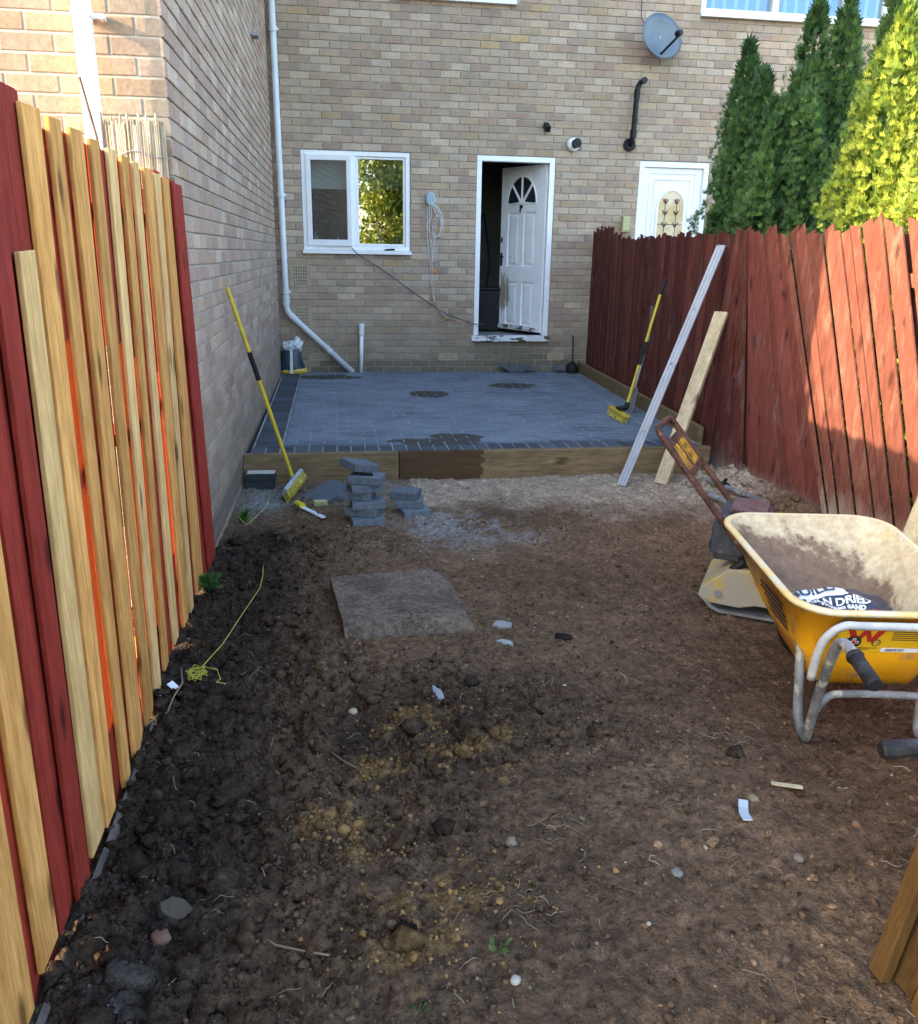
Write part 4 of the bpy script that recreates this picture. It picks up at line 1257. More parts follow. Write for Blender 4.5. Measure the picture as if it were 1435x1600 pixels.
wire('wall_cable', [(1.80, -.04, 1.93), (1.80, -.03, 1.6), (1.835, -.02, 1.3), (1.86, -.02, 1.0), (1.90, -.03, .83)], .0038, M_wirew, 'thin straight white cable left of the longer one')
wire('wall_cable', [(1.86, -.05, 1.97), (1.95, -.07, 1.86), (1.965, -.06, 1.72), (1.92, -.05, 1.60), (1.86, -.04, 1.66), (1.88, -.05, 1.80), (1.93, -.06, 1.84)], .0038, M_wirew, 'twisted middle white cable loop hanging from the junction box')
wire('wall_cable', [(1.89, -.03, 1.0), (1.94, -.05, .80), (1.93, -.05, .70), (1.96, -.05, .62), (2.05, -.04, .66), (2.15, -.04, .63)], .0045, plain('yellow_cable', (.45, .38, .12), .5), 'short yellow cable knotted low on the wall')
wire('wall_cable', [(1.90, -.03, .85), (1.97, -.03, .72), (2.06, -.03, .64), (2.17, -.03, .60), (2.27, -.03, .62)], .006, M_wirep, 'pink cable bunched low beside the open door')
wire('wall_cable', [(.90, -.06, 1.455), (1.0, -.05, 1.37), (1.3, -.03, 1.19), (1.6, -.03, .98), (1.925, -.03, .77), (2.1, -.03, .68), (2.38, -.06, .59), (2.5, .05, .58)], .006, M_wireblk, 'dark cable slanting from the window sill to the open door')
rw = random.Random(21)
for k, lab in enumerate(('loosest white cable strand bowing out to the right of the junction box', 'kinked white strand crossing the cable loops', 'stray white strand hanging left of the cable loops')):
    cx_ = (1.97, 1.91, 1.81)[k]
    wire('wall_cable', [(1.84, -.05, 1.98)] + [(cx_ + rw.uniform(-.05, .05), -.04 + rw.uniform(-.02, .02), 1.9 - .09 * j) for j in range(1, 4)] + [(1.87 + rw.uniform(-.02, .02), -.03, 1.55), (1.86 + .02 * k, -.03, 1.3)], .0032, M_wirew, lab)
for (x, z, mt, lab) in ((1.89, 1.20, M_orange, 'small orange cable connector dangling on the wall'), (1.86, 1.035, M_wirep, 'small pink cable connector below the orange one'), (1.885, 1.70, M_wirep, 'small pink connector inside the cable loop')):
    mb = MB(); mb.box((x, -.03, z), (.05, .012, .035), rotm(0, .5 if mt is M_wirep else -.1, 0)); tag(mb.build('cable_connector', mt, bevel=.003), lab, 'connector')
mb = MB(); mb.box((1.36, -.03, WIN[2] + .035), (.10, .03, .02), rotm(0, -.05, 0)); mb.box((1.30, -.035, WIN[2] + .028), (.03, .02, .012))
tag(mb.build('hand_tool', M_black, bevel=.004), 'small dark hand tool lying on the window sill', 'tool')
# ------------------------------------------------------------------ fences
# left fence: boards on both faces of the rails, hit and miss
lf_ = empty('fence', (-.04, -8.0, -.25), 0, 'left fence of mixed natural and red stained boards in shade', 'fence')
FR_B = [('r', -6.439, -6.158, -6.270, -5.985, 1.684), ('n', -6.632, -6.449, -6.65, -6.40, 1.688), ('l', -6.805, -6.645, -6.84, -6.72, 1.691), ('n', -6.994, -6.812, -7.02, -6.875, 1.695),
        ('l', -7.162, -7.035, -7.23, -7.10, 1.698), ('n', -7.322, -7.19, -7.435, -7.325, 1.701), ('l', -7.488, -7.355, -7.60, -7.475, 1.704), ('n', -7.693, -7.567, -7.77, -7.63, 1.708),
        ('n', -7.88, -7.731, -7.955, -7.80, 1.712), ('n', -8.044, -7.923, -8.09, -7.985, 1.715), ('n', -8.226, -8.075, -8.285, -8.165, 1.718),
        ('l', -8.372, -8.246, -8.436, -8.301, 1.40), ('r', -8.50, -8.385, -8.563, -8.446, 1.72), ('r', -8.62, -8.52, -8.69, -8.596, 1.72),
        ('n', -8.77, -8.64, -8.821, -8.695, 1.72), ('n', -8.95, -8.81, -9.02, -8.857, 1.725), ('r', -9.08, -8.97, -9.14, -9.04, 1.72), ('n', -9.24, -9.10, -9.30, -9.16, 1.72), ('n', -9.42, -9.28, -9.46, -9.32, 1.72), ('n', -9.62, -9.47, -9.64, -9.5, 1.72)]
rf = random.Random(12)
TH = .013
FR_B = [(k, min(ta + .0085 * (ta + 10.33) / .67, tb - .05), tb, min(ba + .0085 * (ba + 10.33) / .67, bb - .05), bb, zt) for (k, ta, tb, ba, bb, zt) in FR_B]
for (k, ta, tb, ba, bb, zt) in FR_B:
    zb = soil_at(.05, (ba + bb) / 2) + rf.uniform(.01, .05)
    xo = rf.uniform(-.003, .003) + (.006 if zt < 1.5 else 0)
    mb = MB()
    x1_, x0_ = 0.0 + xo, -TH + xo
    mb.hexa([(x0_, ba, zb), (x1_, ba, zb), (x1_, bb, zb), (x0_, bb, zb)], [(x0_, ta, zt), (x1_, ta, zt), (x1_, tb, zt + .004), (x0_, tb, zt + .004)])
    mb.build('board', {'n': M_nat, 'l': M_light, 'r': M_red}[k], lf_, bevel=.0025)
GLOW = {3: (.2, .95), 5: (.06, 1.05), 6: (.05, 1.12), 7: (-.05, .55), 9: (.05, 1.18)}
for i in range(-1, len(FR_B) - 1):
    # red boards behind every gap, lapping both neighbours; some are thin slats that the low sun shines through
    if i < 0: t_lo, t_hi, b_lo, b_hi = -6.40, -6.24, -6.33, -6.19
    else: t_hi, t_lo, b_hi, b_lo = FR_B[i][1], FR_B[i + 1][2], FR_B[i][3], FR_B[i + 1][4]
    m1, m2 = rf.uniform(.018, .026), rf.uniform(.020, .028)
    xa = -.0345 - (.0005 if i % 2 else 0); xb = xa + .018
    def seg(z0_, z1_, mt, xa_, xb_):
        def yy(z, a, c): return c + (a - c) * (z + .26) / 2.0
        mb = MB()
        mb.hexa([(xa_, yy(z0_, t_lo, b_lo) - m2, z0_), (xb_, yy(z0_, t_lo, b_lo) - m2, z0_), (xb_, yy(z0_, t_hi, b_hi) + m1, z0_), (xa_, yy(z0_, t_hi, b_hi) + m1, z0_)],
                [(xa_, yy(z1_, t_lo, b_lo) - m2, z1_), (xb_, yy(z1_, t_lo, b_lo) - m2, z1_), (xb_, yy(z1_, t_hi, b_hi) + m1, z1_), (xa_, yy(z1_, t_hi, b_hi) + m1, z1_)])
        mb.build('board', mt, lf_, bevel=.0015)
    zt = (1.70 if i not in (10, 11) else 1.745) + rf.uniform(-.015, .01)
    if i in GLOW:
        g0, g1 = GLOW[i]
        seg(-.26, g0, M_red, xa, xb); seg(g0 + .001, g1, M_redthin, xb - .006, xb - .001); seg(g1 + .001, zt, M_red, xa, xb)
    else: seg(-.26, zt, M_red, xa, xb)
mb = MB(); mb.lohi((-.0345, -8.50, -.2), (-.018, -8.16, 1.745)); mb.build('board', M_red, lf_, bevel=.002)
for z in (.02, .80, 1.50):
    mb = MB(); mb.lohi((-.080, -9.7, z), (-.036, -6.21, z + .04)); mb.build('rail', M_red if z > .5 else M_nat, lf_)
for y in (-6.27, -7.95, -9.45):
    mb = MB(); mb.lohi((-.165, y - .04, -.4), (-.085, y + .04, 1.66)); mb.build('post', M_gatewood, lf_)
mb = MB(); mb.hexa([(.006, -9.6, -.28), (.022, -9.6, -.28), (.022, -7.35, -.28), (.006, -7.35, -.28)], [(.006, -9.6, -.150), (.022, -9.6, -.152), (.022, -7.35, -.165), (.006, -7.35, -.16)])
mb.build('gravel_board', worn('weathered_board', (.06, .045, .036), (.11, .085, .07), 12, rough=.9, bs=.3), lf_)

# right fence, far length: upright boards that start to fan towards the broken post
far = empty('fence', (3.7, -2.2, -.2), 0, 'far length of old red stained fence beside the patio', 'fence')
near_f = empty('fence', (3.62, -6.5, -.2), 0, 'near length of red fence slumped sideways, its right part in full sun', 'fence')
KY = np.array([0, -2.2, -3.3, -4.0, -4.3])
def far_bot(t):  # y at the ground for a board whose top is at t
    return float(np.interp(-t, [0, 2.2, 3.2, 3.7, 4.0, 4.3, 4.42], [0, -2.28, -3.22, -3.66, -3.80, -3.95, -4.35]))
t = -.03; i = 0
while t > -4.36:
    w = rf.uniform(.070, .088) if t > -3.4 else rf.uniform(.075, .10)
    t2 = t - w
    zt = 1.72 + rf.uniform(-.03, .03) if t > -.85 else 1.60 + rf.uniform(-.035, .03) + .05 * math.exp(-((t + .9) / .25) ** 2)
    b1, b2 = far_bot(t), far_bot(t2)
    lay = .012 * (i % 2) + rf.uniform(0, .004)
    def fx(y): return fence_x(y) + .004
    z0_ = .02 if b2 > -4.2 else soil_at(3.6, b2) - .03
    mb = MB()
    gap = .010 if i in (10, 23, 26) else -.004
    X0, X1 = lay, lay + .016
    slant = rf.uniform(-.02, .02)
    mb.hexa([(fx(b1) + X0, b1, z0_), (fx(b1) + X1, b1, z0_), (fx(b2) + X1, b2 + gap, z0_), (fx(b2) + X0, b2 + gap, z0_)],
            [(fx(t) + X0, t, zt + slant), (fx(t) + X1, t, zt + slant), (fx(t2) + X1, t2 + gap, zt - slant), (fx(t2) + X0, t2 + gap, zt - slant)])
    mb.build('board', M_redold, far, bevel=.0015)
    t = t2; i += 1
for z in (.35, 1.25):
    mb = MB(); xa, xb = fence_x(0), fence_x(-4.35)
    mb.hexa([(xa + .03, -.02, z), (xa + .07, -.02, z), (xb + .07, -4.35, z), (xb + .03, -4.35, z)], [(xa + .03, -.02, z + .07), (xa + .07, -.02, z + .07), (xb + .07, -4.35, z + .07), (xb + .03, -4.35, z + .07)]); mb.build('rail', M_redold, far)
for y in (-.06, -1.85):
    mb = MB(); x = fence_x(y); mb.lohi((x + .072, y - .04, -.4), (x + .15, y + .04, 1.58)); mb.build('post', M_redold, far)
# broken post and wedge boards between the two lengths
mb = MB(); mb.hexa([(3.60, -4.86, -.35), (3.626, -4.86, -.35), (3.626, -4.77, -.35), (3.60, -4.77, -.35)], [(3.60, -4.455, 1.60), (3.626, -4.455, 1.60), (3.626, -4.365, 1.61), (3.60, -4.365, 1.61)])
mb.build('post', M_redold, far, bevel=.004)
for (ta, tb, zt, ba, bb, lo) in ((-4.28, -4.40, 1.55, -4.30, -4.60, .024), (-4.36, -4.52, 1.56, -4.58, -4.90, .024), (-4.46, -4.60, 1.56, -4.84, -5.1, .024), (-4.33, -4.40, 1.2, -4.02, -4.17, 0), (-4.36, -4.41, .85, -4.17, -4.33, .006), (-4.40, -4.47, .55, -4.33, -4.48, 0), (-4.50, -4.56, .40, -4.47, -4.63, .006), (-4.55, -4.60, .5, -4.62, -4.78, 0)):
    mb = MB(); x = 3.628 + lo; z0_ = -.24
    mb.hexa([(x, ba, z0_), (x + .015, ba, z0_), (x + .015, bb, z0_), (x, bb, z0_)], [(x, ta, zt), (x + .015, ta, zt), (x + .015, tb, zt), (x, tb, zt)])
    mb.build('board', M_redold, far, bevel=.0015)
# near length
def near_bot(t): return float(np.interp(-t, [4.39, 4.92, 5.24, 5.535, 6.18, 8.0], [-4.80, -5.93, -6.12, -6.40, -6.98, -8.8]))
t = -4.44; i = 0
while t > -8.6:
    w = rf.uniform(.07, .085) if t > -4.75 else rf.uniform(.088, .108)
    g = 0.0 if t > -4.75 else rf.choice([.006, .013, .020, .028])
    t2 = t - w
    zt = 1.585 + rf.uniform(-.02, .02) + (.02 if t < -5.6 else 0)
    b1, b2 = near_bot(t), near_bot(t2) + g
    lay = .010 * (i % 2)
    x = 3.628 + lay; z0_ = -.24
    tip = rf.uniform(-.025, .045)
    mb = MB()
    mb.hexa([(x, b1, z0_), (x + .011, b1, z0_), (x + .011, b2, z0_), (x, b2, z0_)], [(x + .0, t, zt - tip), (x + .011, t, zt - tip), (x + .011, t2 + g * .6, zt + tip), (x + .0, t2 + g * .6, zt + tip)])
    mb.build('board', M_redbright if t < -4.9 else M_redold, near_f, bevel=.0015)
    t = t2; i += 1
for z in (.25, 1.28):
    mb = MB(); mb.lohi((3.655, -8.8, z), (3.70, -5.2 + (z < .6) * -.5, z + .07)); mb.build('rail', M_redbright, near_f)
for y in (-6.6, -8.4):
    mb = MB(); mb.hexa([(3.701, y - .45, -.4), (3.78, y - .45, -.4), (3.78, y - .36, -.4), (3.701, y - .36, -.4)], [(3.701, y + .45, 1.55), (3.78, y + .45, 1.55), (3.78, y + .54, 1.55), (3.701, y + .54, 1.55)]); mb.build('post', M_redbright, near_f)

# ------------------------------------------------------------------ trees
def crown_sprays(pos, up, L, Wd, nb, rng, C0, C1, spread=.38):
    """fans of narrow blades. pos (n,3), up (n,3)"""
    n = len(pos)
    up = up / np.linalg.norm(up, axis=1)[:, None]
    rv = rng.standard_normal((n, 3)); side = np.cross(up, rv); side /= np.linalg.norm(side, axis=1)[:, None] + 1e-9
    nrm = np.cross(side, up)
    Vs = []; Cs = []
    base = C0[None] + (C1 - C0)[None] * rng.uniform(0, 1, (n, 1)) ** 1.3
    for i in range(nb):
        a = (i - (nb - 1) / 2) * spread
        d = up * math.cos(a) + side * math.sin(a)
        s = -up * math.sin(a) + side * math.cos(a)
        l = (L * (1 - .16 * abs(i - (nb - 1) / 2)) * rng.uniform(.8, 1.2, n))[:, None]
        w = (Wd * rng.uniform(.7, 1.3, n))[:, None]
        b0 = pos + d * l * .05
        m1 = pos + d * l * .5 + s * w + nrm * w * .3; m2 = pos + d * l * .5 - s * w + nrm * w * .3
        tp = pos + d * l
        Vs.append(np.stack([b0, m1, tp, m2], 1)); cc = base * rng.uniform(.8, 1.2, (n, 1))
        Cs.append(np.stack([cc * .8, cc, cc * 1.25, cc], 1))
    V = np.concatenate(Vs).reshape(-1, 3); C = np.concatenate(Cs).reshape(-1, 3)
    F = np.arange(len(V)).reshape(-1, 4)
    return V, F, C


def conifer(label, x, y, zt, R, seed, c0, c1, n=1500, z0=-.3, L=.046, bright=False, group=None, plumes=15):
    rng = np.random.default_rng(seed)
    H = zt - z0
    t = empty('conifer_tree', (x, y, z0), 0, label, 'tree', group)
    mb = MB(); mb.tube([(x, y, z0 - .1), (x + .02, y, z0 + H * .5), (x, y, z0 + H * .93)], [.055, .035, .008], 8); mb.build('trunk', M_bark, t)
    pl = [(0, 0, .0, 0, 0, 1.0, .62 * R)]
    for k in range(plumes):
        a = 2.399 * k + rng.uniform(-.3, .3); h1 = rng.uniform(.45, .97); h0 = rng.uniform(0, .25) if k % 3 else rng.uniform(.2, .4)
        r0 = R * rng.uniform(.30, .78); r1 = r0 * rng.uniform(.35, .7) * (1.25 - h1 * .7)
        pl.append((r0 * math.cos(a), r0 * math.sin(a), h0, r1 * math.cos(a), r1 * math.sin(a), h1, R * rng.uniform(.26, .40)))
    P = []; D = []
    tot = sum((p_[5] - p_[2]) * p_[6] for p_ in pl)
    for (ax, ay, h0, bx, by, h1, rp) in pl:
        m = int(n * (h1 - h0) * rp / tot)
        s = rng.uniform(0, 1, m) ** .9
        prof = (1 - s ** 3.2) ** .9 * (.75 + .25 * np.sin(9 * s + ax * 20)) + .03
        ang = rng.uniform(0, 6.283, m)
        lob = vnoise(ang * 1.6 + 31 * rp, s * 7 * (h1 - h0) + 17 * ax, seed) + .6 * vnoise(ang * 3.5, s * 16 * (h1 - h0), seed + 5)
        rad = rp * prof * rng.uniform(.55, 1.0, m) * (1 + .38 * lob)
        cx = ax + (bx - ax) * s; cy = ay + (by - ay) * s
        P.append(np.stack([x + cx + rad * np.cos(ang), y + cy + rad * np.sin(ang), z0 + H * (h0 + (h1 - h0) * s) - .05], 1))
        D.append(np.stack([.55 * np.cos(ang), .55 * np.sin(ang), np.full(m, 1.0)], 1) + .25 * rng.standard_normal((m, 3)))
    P = np.concatenate(P); D = np.concatenate(D)
    keep = (P[:, 0] > 3.76) | (P[:, 2] > 1.66)
    P = P[keep]; D = D[keep]
    V, F, C = crown_sprays(P, D, L * 1.15, L * .085, 6, rng, np.array(c0), np.array(c1), .42)
    # dense inner foliage
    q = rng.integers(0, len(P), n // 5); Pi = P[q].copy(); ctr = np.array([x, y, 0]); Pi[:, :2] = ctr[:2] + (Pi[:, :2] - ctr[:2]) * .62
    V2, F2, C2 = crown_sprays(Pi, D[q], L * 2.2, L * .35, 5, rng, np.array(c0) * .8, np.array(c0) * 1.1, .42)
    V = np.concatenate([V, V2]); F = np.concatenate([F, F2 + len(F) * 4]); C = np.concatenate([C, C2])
    o = np_mesh('crown', V - np.array([x, y, z0]), F, M_leaf, C, parent=t)
    return t


DK0, DK1 = (.042, .092, .030), (.12, .225, .055)
for (lab, x, y, zt, R, seed) in (
        ('dark green conifer nearest the back house, standing apart at the left of the row', 4.36, -2.62, 3.27, .52, 1),
        ('short dark conifer in front of the gap between the taller ones', 4.22, -3.25, 2.92, .72, 2),
        ('tallest dark conifer reaching the upper window', 4.62, -3.25, 3.45, .62, 3),
        ('tall dark conifer just right of the tallest one', 4.60, -3.72, 3.32, .62, 4),
        ('low bushy dark conifer right behind the fence beside the golden one', 4.12, -4.02, 2.75, .74, 5),
        ('tall dark conifer behind the golden conifer', 4.42, -4.62, 3.2, .6, 6),
        ('low dark conifer filling the row behind the fence corner', 4.15, -3.62, 2.62, .7, 8)):
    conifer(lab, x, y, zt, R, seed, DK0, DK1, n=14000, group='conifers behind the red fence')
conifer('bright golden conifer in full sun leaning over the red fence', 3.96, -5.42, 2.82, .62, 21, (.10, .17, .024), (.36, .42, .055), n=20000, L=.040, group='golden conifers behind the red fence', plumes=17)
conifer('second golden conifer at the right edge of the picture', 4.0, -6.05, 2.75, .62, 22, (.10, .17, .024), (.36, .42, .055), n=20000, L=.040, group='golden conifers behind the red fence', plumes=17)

# broadleaved trees behind the photographer, mirrored in the kitchen window
def broadleaf(label, x, y, zt, R, seed, c0, c1, n):
    rng = np.random.default_rng(seed); z0 = -.4
    t = empty('leafy_tree', (x, y, z0), 0, label, 'tree', 'trees behind the viewpoint')
    mb = MB(); mb.tube([(x, y, z0), (x + .05, y, z0 + 1.2), (x, y + .1, zt * .7)], [.14, .11, .05], 8)
    for k in range(5):
        a = 1.3 * k; mb.tube([(x, y, z0 + 1.3 + .2 * k), (x + R * .6 * math.cos(a), y + R * .6 * math.sin(a), z0 + 2.0 + .35 * k)], [.06, .015], 6)
    mb.build('trunk', M_bark, t)
    cl = np.stack([rng.normal(0, R * .5, 60), rng.normal(0, R * .5, 60), rng.uniform(.25, .95, 60) * zt], 1)
    c = cl[rng.integers(0, 60, n)]; P = c + rng.normal(0, .22, (n, 3)); P[:, 0] += x; P[:, 1] += y
    D = rng.standard_normal((n, 3)) + np.array([0, 0, .3])
    V, F, C = crown_sprays(P, D, .13, .03, 3, rng, np.array(c0), np.array(c1), .6)
    np_mesh('crown', V - np.array([x, y, z0]), F, M_leaf, C, parent=t)
broadleaf('yellowing leafy tree behind the viewpoint mirrored in the kitchen window', 2.55, -18.2, 5.4, 1.0, 31, (.10, .16, .02), (.40, .42, .04), 6500)
broadleaf('taller green tree behind the viewpoint', 3.7, -19.6, 7.0, 1.3, 32, (.04, .07, .015), (.20, .22, .03), 6500)
# ------------------------------------------------------------------ tools and timber against the walls
def bar_between(mb, p0, p1, w, t, up=(0, 0, 1), mi=0):
    """rectangular bar from p0 to p1; w across, t thick (towards 'up')"""
    p0 = np.array(p0, float); p1 = np.array(p1, float); d = p1 - p0; L = np.linalg.norm(d); d /= L
    a = np.cross(d, np.array(up, float)); a /= np.linalg.norm(a); n = np.cross(a, d)
    mb.box((p0 + p1) / 2, (w, t, L), np.stack([a, n, d], 1), None, mi)


def lerp(a, b, t): return tuple(np.array(a) * (1 - t) + np.array(b) * t)


def bristles(mb, A, B, d, L, n, rows, rng, width):
    A = np.array(A); B = np.array(B); d = np.array(d, float); d /= np.linalg.norm(d)
    ax = (B - A) / np.linalg.norm(B - A); s = np.cross(ax, d); s /= np.linalg.norm(s)
    for i in range(n):
        for r_ in range(rows):
            p = A + (B - A) * (i + .5) / n + s * (r_ / (rows - 1) - .5) * width
            q = p + d * L * rng.uniform(.9, 1.1) + ax * rng.uniform(-.012, .012) + s * rng.uniform(-.012, .012)
            mb.tube([p, q], [.0035, .0055], 5)


# broom leaning on the left house wall
bt, bb_ = (.012, -4.816, 1.185), (.352, -4.64, -.10)
br1 = empty('broom', bb_, 0, 'yellow handled broom leaning on the left house wall, bristles on their side', 'broom')
mb = MB(); mb.tube([bb_, bt], .0135, 10); mb.build('handle', M_yellowpole, br1)
mb = MB(); mb.tube([lerp(bt, bb_, .315), lerp(bt, bb_, .46)], .0165, 10); mb.build('grip', M_black, br1)
A, B = (.305, -4.84, -.155), (.405, -4.53, -.095); bd = (.35, -.78, -.38)
mb = MB(); bar_between(mb, A, B, .065, .03, (-.35, .78, .38)); mb.build('head', worn('grey_block', (.30, .33, .35), (.22, .24, .25), 12, rough=.7), br1, bevel=.006)
mb = MB(); bristles(mb, A, B, bd, .085, 17, 5, random.Random(1), .05); mb.build('bristles', M_yellowbr, br1)
mb = MB(); mb.tube([bb_, lerp(A, B, .5)], [.02, .026], 10); mb.build('socket', M_steel, br1)

# broom standing on the patio against the red fence
bt, bb_ = (3.555, -3.15, 1.225), (3.265, -3.225, .11)
br2 = empty('broom', (3.2, -3.3, 0), 0, 'yellow and black broom standing on the patio against the red fence', 'broom')
mb = MB(); mb.tube([bb_, bt], .013, 10); mb.build('handle', M_yellowpole, br2)
mb = MB(); mb.tube([lerp(bb_, bt, .34), lerp(bb_, bt, .52)], .018, 10); mb.tube([lerp(bb_, bt, .885), lerp(bb_, bt, 1.01)], .0165, 10); mb.build('grip', M_black, br2)
A, B = (3.20, -3.02, .075), (3.20, -3.42, .065)
mb = MB(); bar_between(mb, A, B, .07, .03, (.2, 0, 1)); mb.build('head', M_yellowpole, br2, bevel=.008)
mb = MB(); bristles(mb, (3.2, -3.03, .06), (3.2, -3.41, .05), (-.25, 0, -1), .055, 18, 5, random.Random(2), .055); mb.build('bristles', M_yellowbr, br2)
mb = MB(); mb.tube([(3.205, -3.22, .085), bb_, lerp(bb_, bt, .04)], [.034, .026, .02], 10); mb.box((3.21, -3.22, .095), (.05, .09, .03)); mb.build('socket', M_black, br2)

# spade behind it
sp_ = empty('spade', (3.44, -2.86, 0), 0, 'old spade with dark worn handle half hidden behind the patio broom', 'spade')
mb = MB(); mb.tube([(3.595, -2.79, .70), (3.60, -2.785, .85), (3.605, -2.783, .965), (3.606, -2.782, .975)], [.016, .017, .022, .012], 10); mb.build('handle', worn('dark_handle', (.06, .045, .035), (.12, .10, .085), 30, rough=.7), sp_)
mb = MB(); mb.tube([(3.47, -2.85, .22), (3.595, -2.79, .72)], .014, 10); mb.build('shaft', M_steel, sp_)
mb = MB(); mb.loft([[(3.385 + .02, -2.88 + w, .005), (3.395 + .02, -2.88 + w, .005)] if False else [(3.42, -2.96, .004), (3.42, -2.78, .004), (3.428, -2.78, .004), (3.428, -2.96, .004)], [(3.45, -2.95, .17), (3.45, -2.77, .17), (3.458, -2.77, .17), (3.458, -2.95, .17)], [(3.468, -2.875, .25), (3.468, -2.835, .25), (3.476, -2.835, .25), (3.476, -2.875, .25)]]) if False else mb.hexa([(3.42, -2.95, .004), (3.43, -2.95, .004), (3.43, -2.78, .004), (3.42, -2.78, .004)], [(3.467, -2.93, .235), (3.477, -2.93, .235), (3.477, -2.77, .235), (3.467, -2.77, .235)])
mb.build('blade', M_steel, sp_)

# aluminium straight edge with a folded-over lip
p0, p1 = (2.722, -4.735, -.195), (3.575, -4.155, 1.50)
se = empty('straight_edge', p0, 0, 'long aluminium straight edge leaning from the soil to the red fence', 'straight edge')
mb = MB(); bar_between(mb, p0, p1, .072, .018, (-.75, -.55, .35)); mb.build('blade', M_alu, se, bevel=.003)
mb = MB()
d_ = np.array(p1) - np.array(p0); d_ /= np.linalg.norm(d_); upv = np.array((-.75, -.55, .35)); a_ = np.cross(d_, upv); a_ /= np.linalg.norm(a_); n_ = np.cross(a_, d_)
off = n_ * .0125
for k in (-.012, .018): bar_between(mb, np.array(p0) + off + a_ * k, np.array(p1) + off + a_ * k, .006, .006, upv)
mb.build('rib', M_alu, se)
mb = MB()
for t_ in (.22, .5, .73): mb.tube([np.array(lerp(p0, p1, t_)) + n_ * .0095 + a_ * .003, np.array(lerp(p0, p1, t_)) + n_ * .0105 + a_ * .003], .011, 10)
mb.build('slot', M_steel, se)
# timber plank
p0, p1 = (3.04, -4.70, -.20), (3.575, -4.28, 1.02)
mb = MB(); bar_between(mb, p0, p1, .105, .032, (-.75, -.55, .35))
tag(mb.build('timber_plank', M_plank, bevel=.003), 'pale timber plank leaning on the red fence beside the aluminium straight edge', 'plank')
p0, p1 = (3.36, -6.92, -.16), (3.60, -6.84, .62)
mb = MB(); bar_between(mb, p0, p1, .12, .03, (-.9, -.3, .3))
tag(mb.build('timber_plank', M_plank, bevel=.003), 'pale timber plank behind the wheelbarrow at the right edge of the picture', 'plank')

# long handled dustpan by the wall
du = empty('dustpan', (3.64, -.12, 0), 0, 'black long handled dustpan standing by the wall at the fence end', 'dustpan')
mb = MB(); mb.tube([(3.645, -.12, .10), (3.66, -.03, .45)], .008, 8); mb.build('handle', M_black, du)
mb = MB(); mb.tube([(3.63, -.14, .004), (3.635, -.13, .05), (3.64, -.125, .09), (3.645, -.12, .135)], [.078, .088, .068, .02], 14); mb.lohi((3.56, -.26, .004), (3.68, -.14, .02)); mb.build('pan', M_black, du)
for (cx_, cy_, a_r, tilt, lab, mt) in ((2.80, -.09, .3, .5, 'loose charcoal paver tipped against the wall under the open door', M_paver), (2.93, -.10, .0, 0, 'loose charcoal paver standing on edge under the open door', M_paver), (3.06, -.06, .1, .1, 'loose charcoal paver lying at the wall right of the door step', M_paver), (3.50, -.12, .35, .15, 'broken dark paver piece lying by the dustpan', M_paver)):
    mb = MB(); v = RNG.uniform(.03, .05); mb.box((cx_, cy_, .052 if tilt == 0 else .045), (.2, .06 if tilt == 0 else .1, .095 if tilt == 0 else .05), rotm(0, tilt, a_r), (v, v * 1.05, v * 1.15))
    tag(mb.build('loose_paver', mt, attr=True, bevel=.003), lab, 'paver', 'loose charcoal pavers')

# bag in the house corner
bg_ = empty('sack', (.17, -.13, 0), 0, 'crumpled navy and white plastic sack standing in the house corner', 'sack')
rb = np.random.default_rng(3)
def blob_ring(cx_, cy_, z, rx, ry, n=28, jit=.0, e=2.6):
    out = []
    for k in range(n):
        a = 2 * math.pi * k / n; c, s = math.cos(a), math.sin(a)
        f = (abs(c) ** e + abs(s) ** e) ** (-1 / e) * (1 + jit * rb.standard_normal())
        out.append((cx_ + rx * f * c, cy_ + ry * f * s, z + jit * .05 * rb.standard_normal()))
    return out
mb = MB(); mb.loft([blob_ring(.175, -.13, .004, .16, .10), blob_ring(.175, -.13, .03, .168, .11), blob_ring(.178, -.13, .065, .155, .105)], cap1=True); mb.build('base', M_yellowbag, bg_, smooth=True)
mb = MB(); mb.loft([blob_ring(.165, -.13, .035, .150, .107, jit=.012), blob_ring(.16, -.13, .09, .145, .106, jit=.02), blob_ring(.155, -.13, .18, .118, .09, jit=.03), blob_ring(.155, -.13, .25, .112, .085, jit=.03), blob_ring(.16, -.13, .285, .108, .075, jit=.04)]); mb.build('body', M_navy, bg_, smooth=True)
mb = MB(); mb.hexa([(.135, -.245, .01), (.170, -.245, .01), (.170, -.225, .01), (.135, -.225, .01)], [(.145, -.225, .285), (.172, -.225, .285), (.172, -.20, .285), (.145, -.20, .285)]); mb.build('stripe', M_whitebag, bg_)
mb = MB()
for k in range(9):
    ang = rb.uniform(-.5, .5); cx_ = .10 + .15 * k / 8; hgt = rb.uniform(.08, .17)
    P_ = [np.array((cx_ + rb.uniform(-.02, .02), -.13 + rb.uniform(-.04, .04), .27)), np.array((cx_ + rb.uniform(-.03, .03), -.14 + rb.uniform(-.04, .03), .27 + hgt * .5)), np.array((cx_ + .04 * ang + rb.uniform(-.02, .03), -.13 + rb.uniform(-.05, .05), .27 + hgt))]
    mb.tube(P_, [.045, .05, .02], 6)
mb.build('crumpled_top', M_whitebag, bg_)

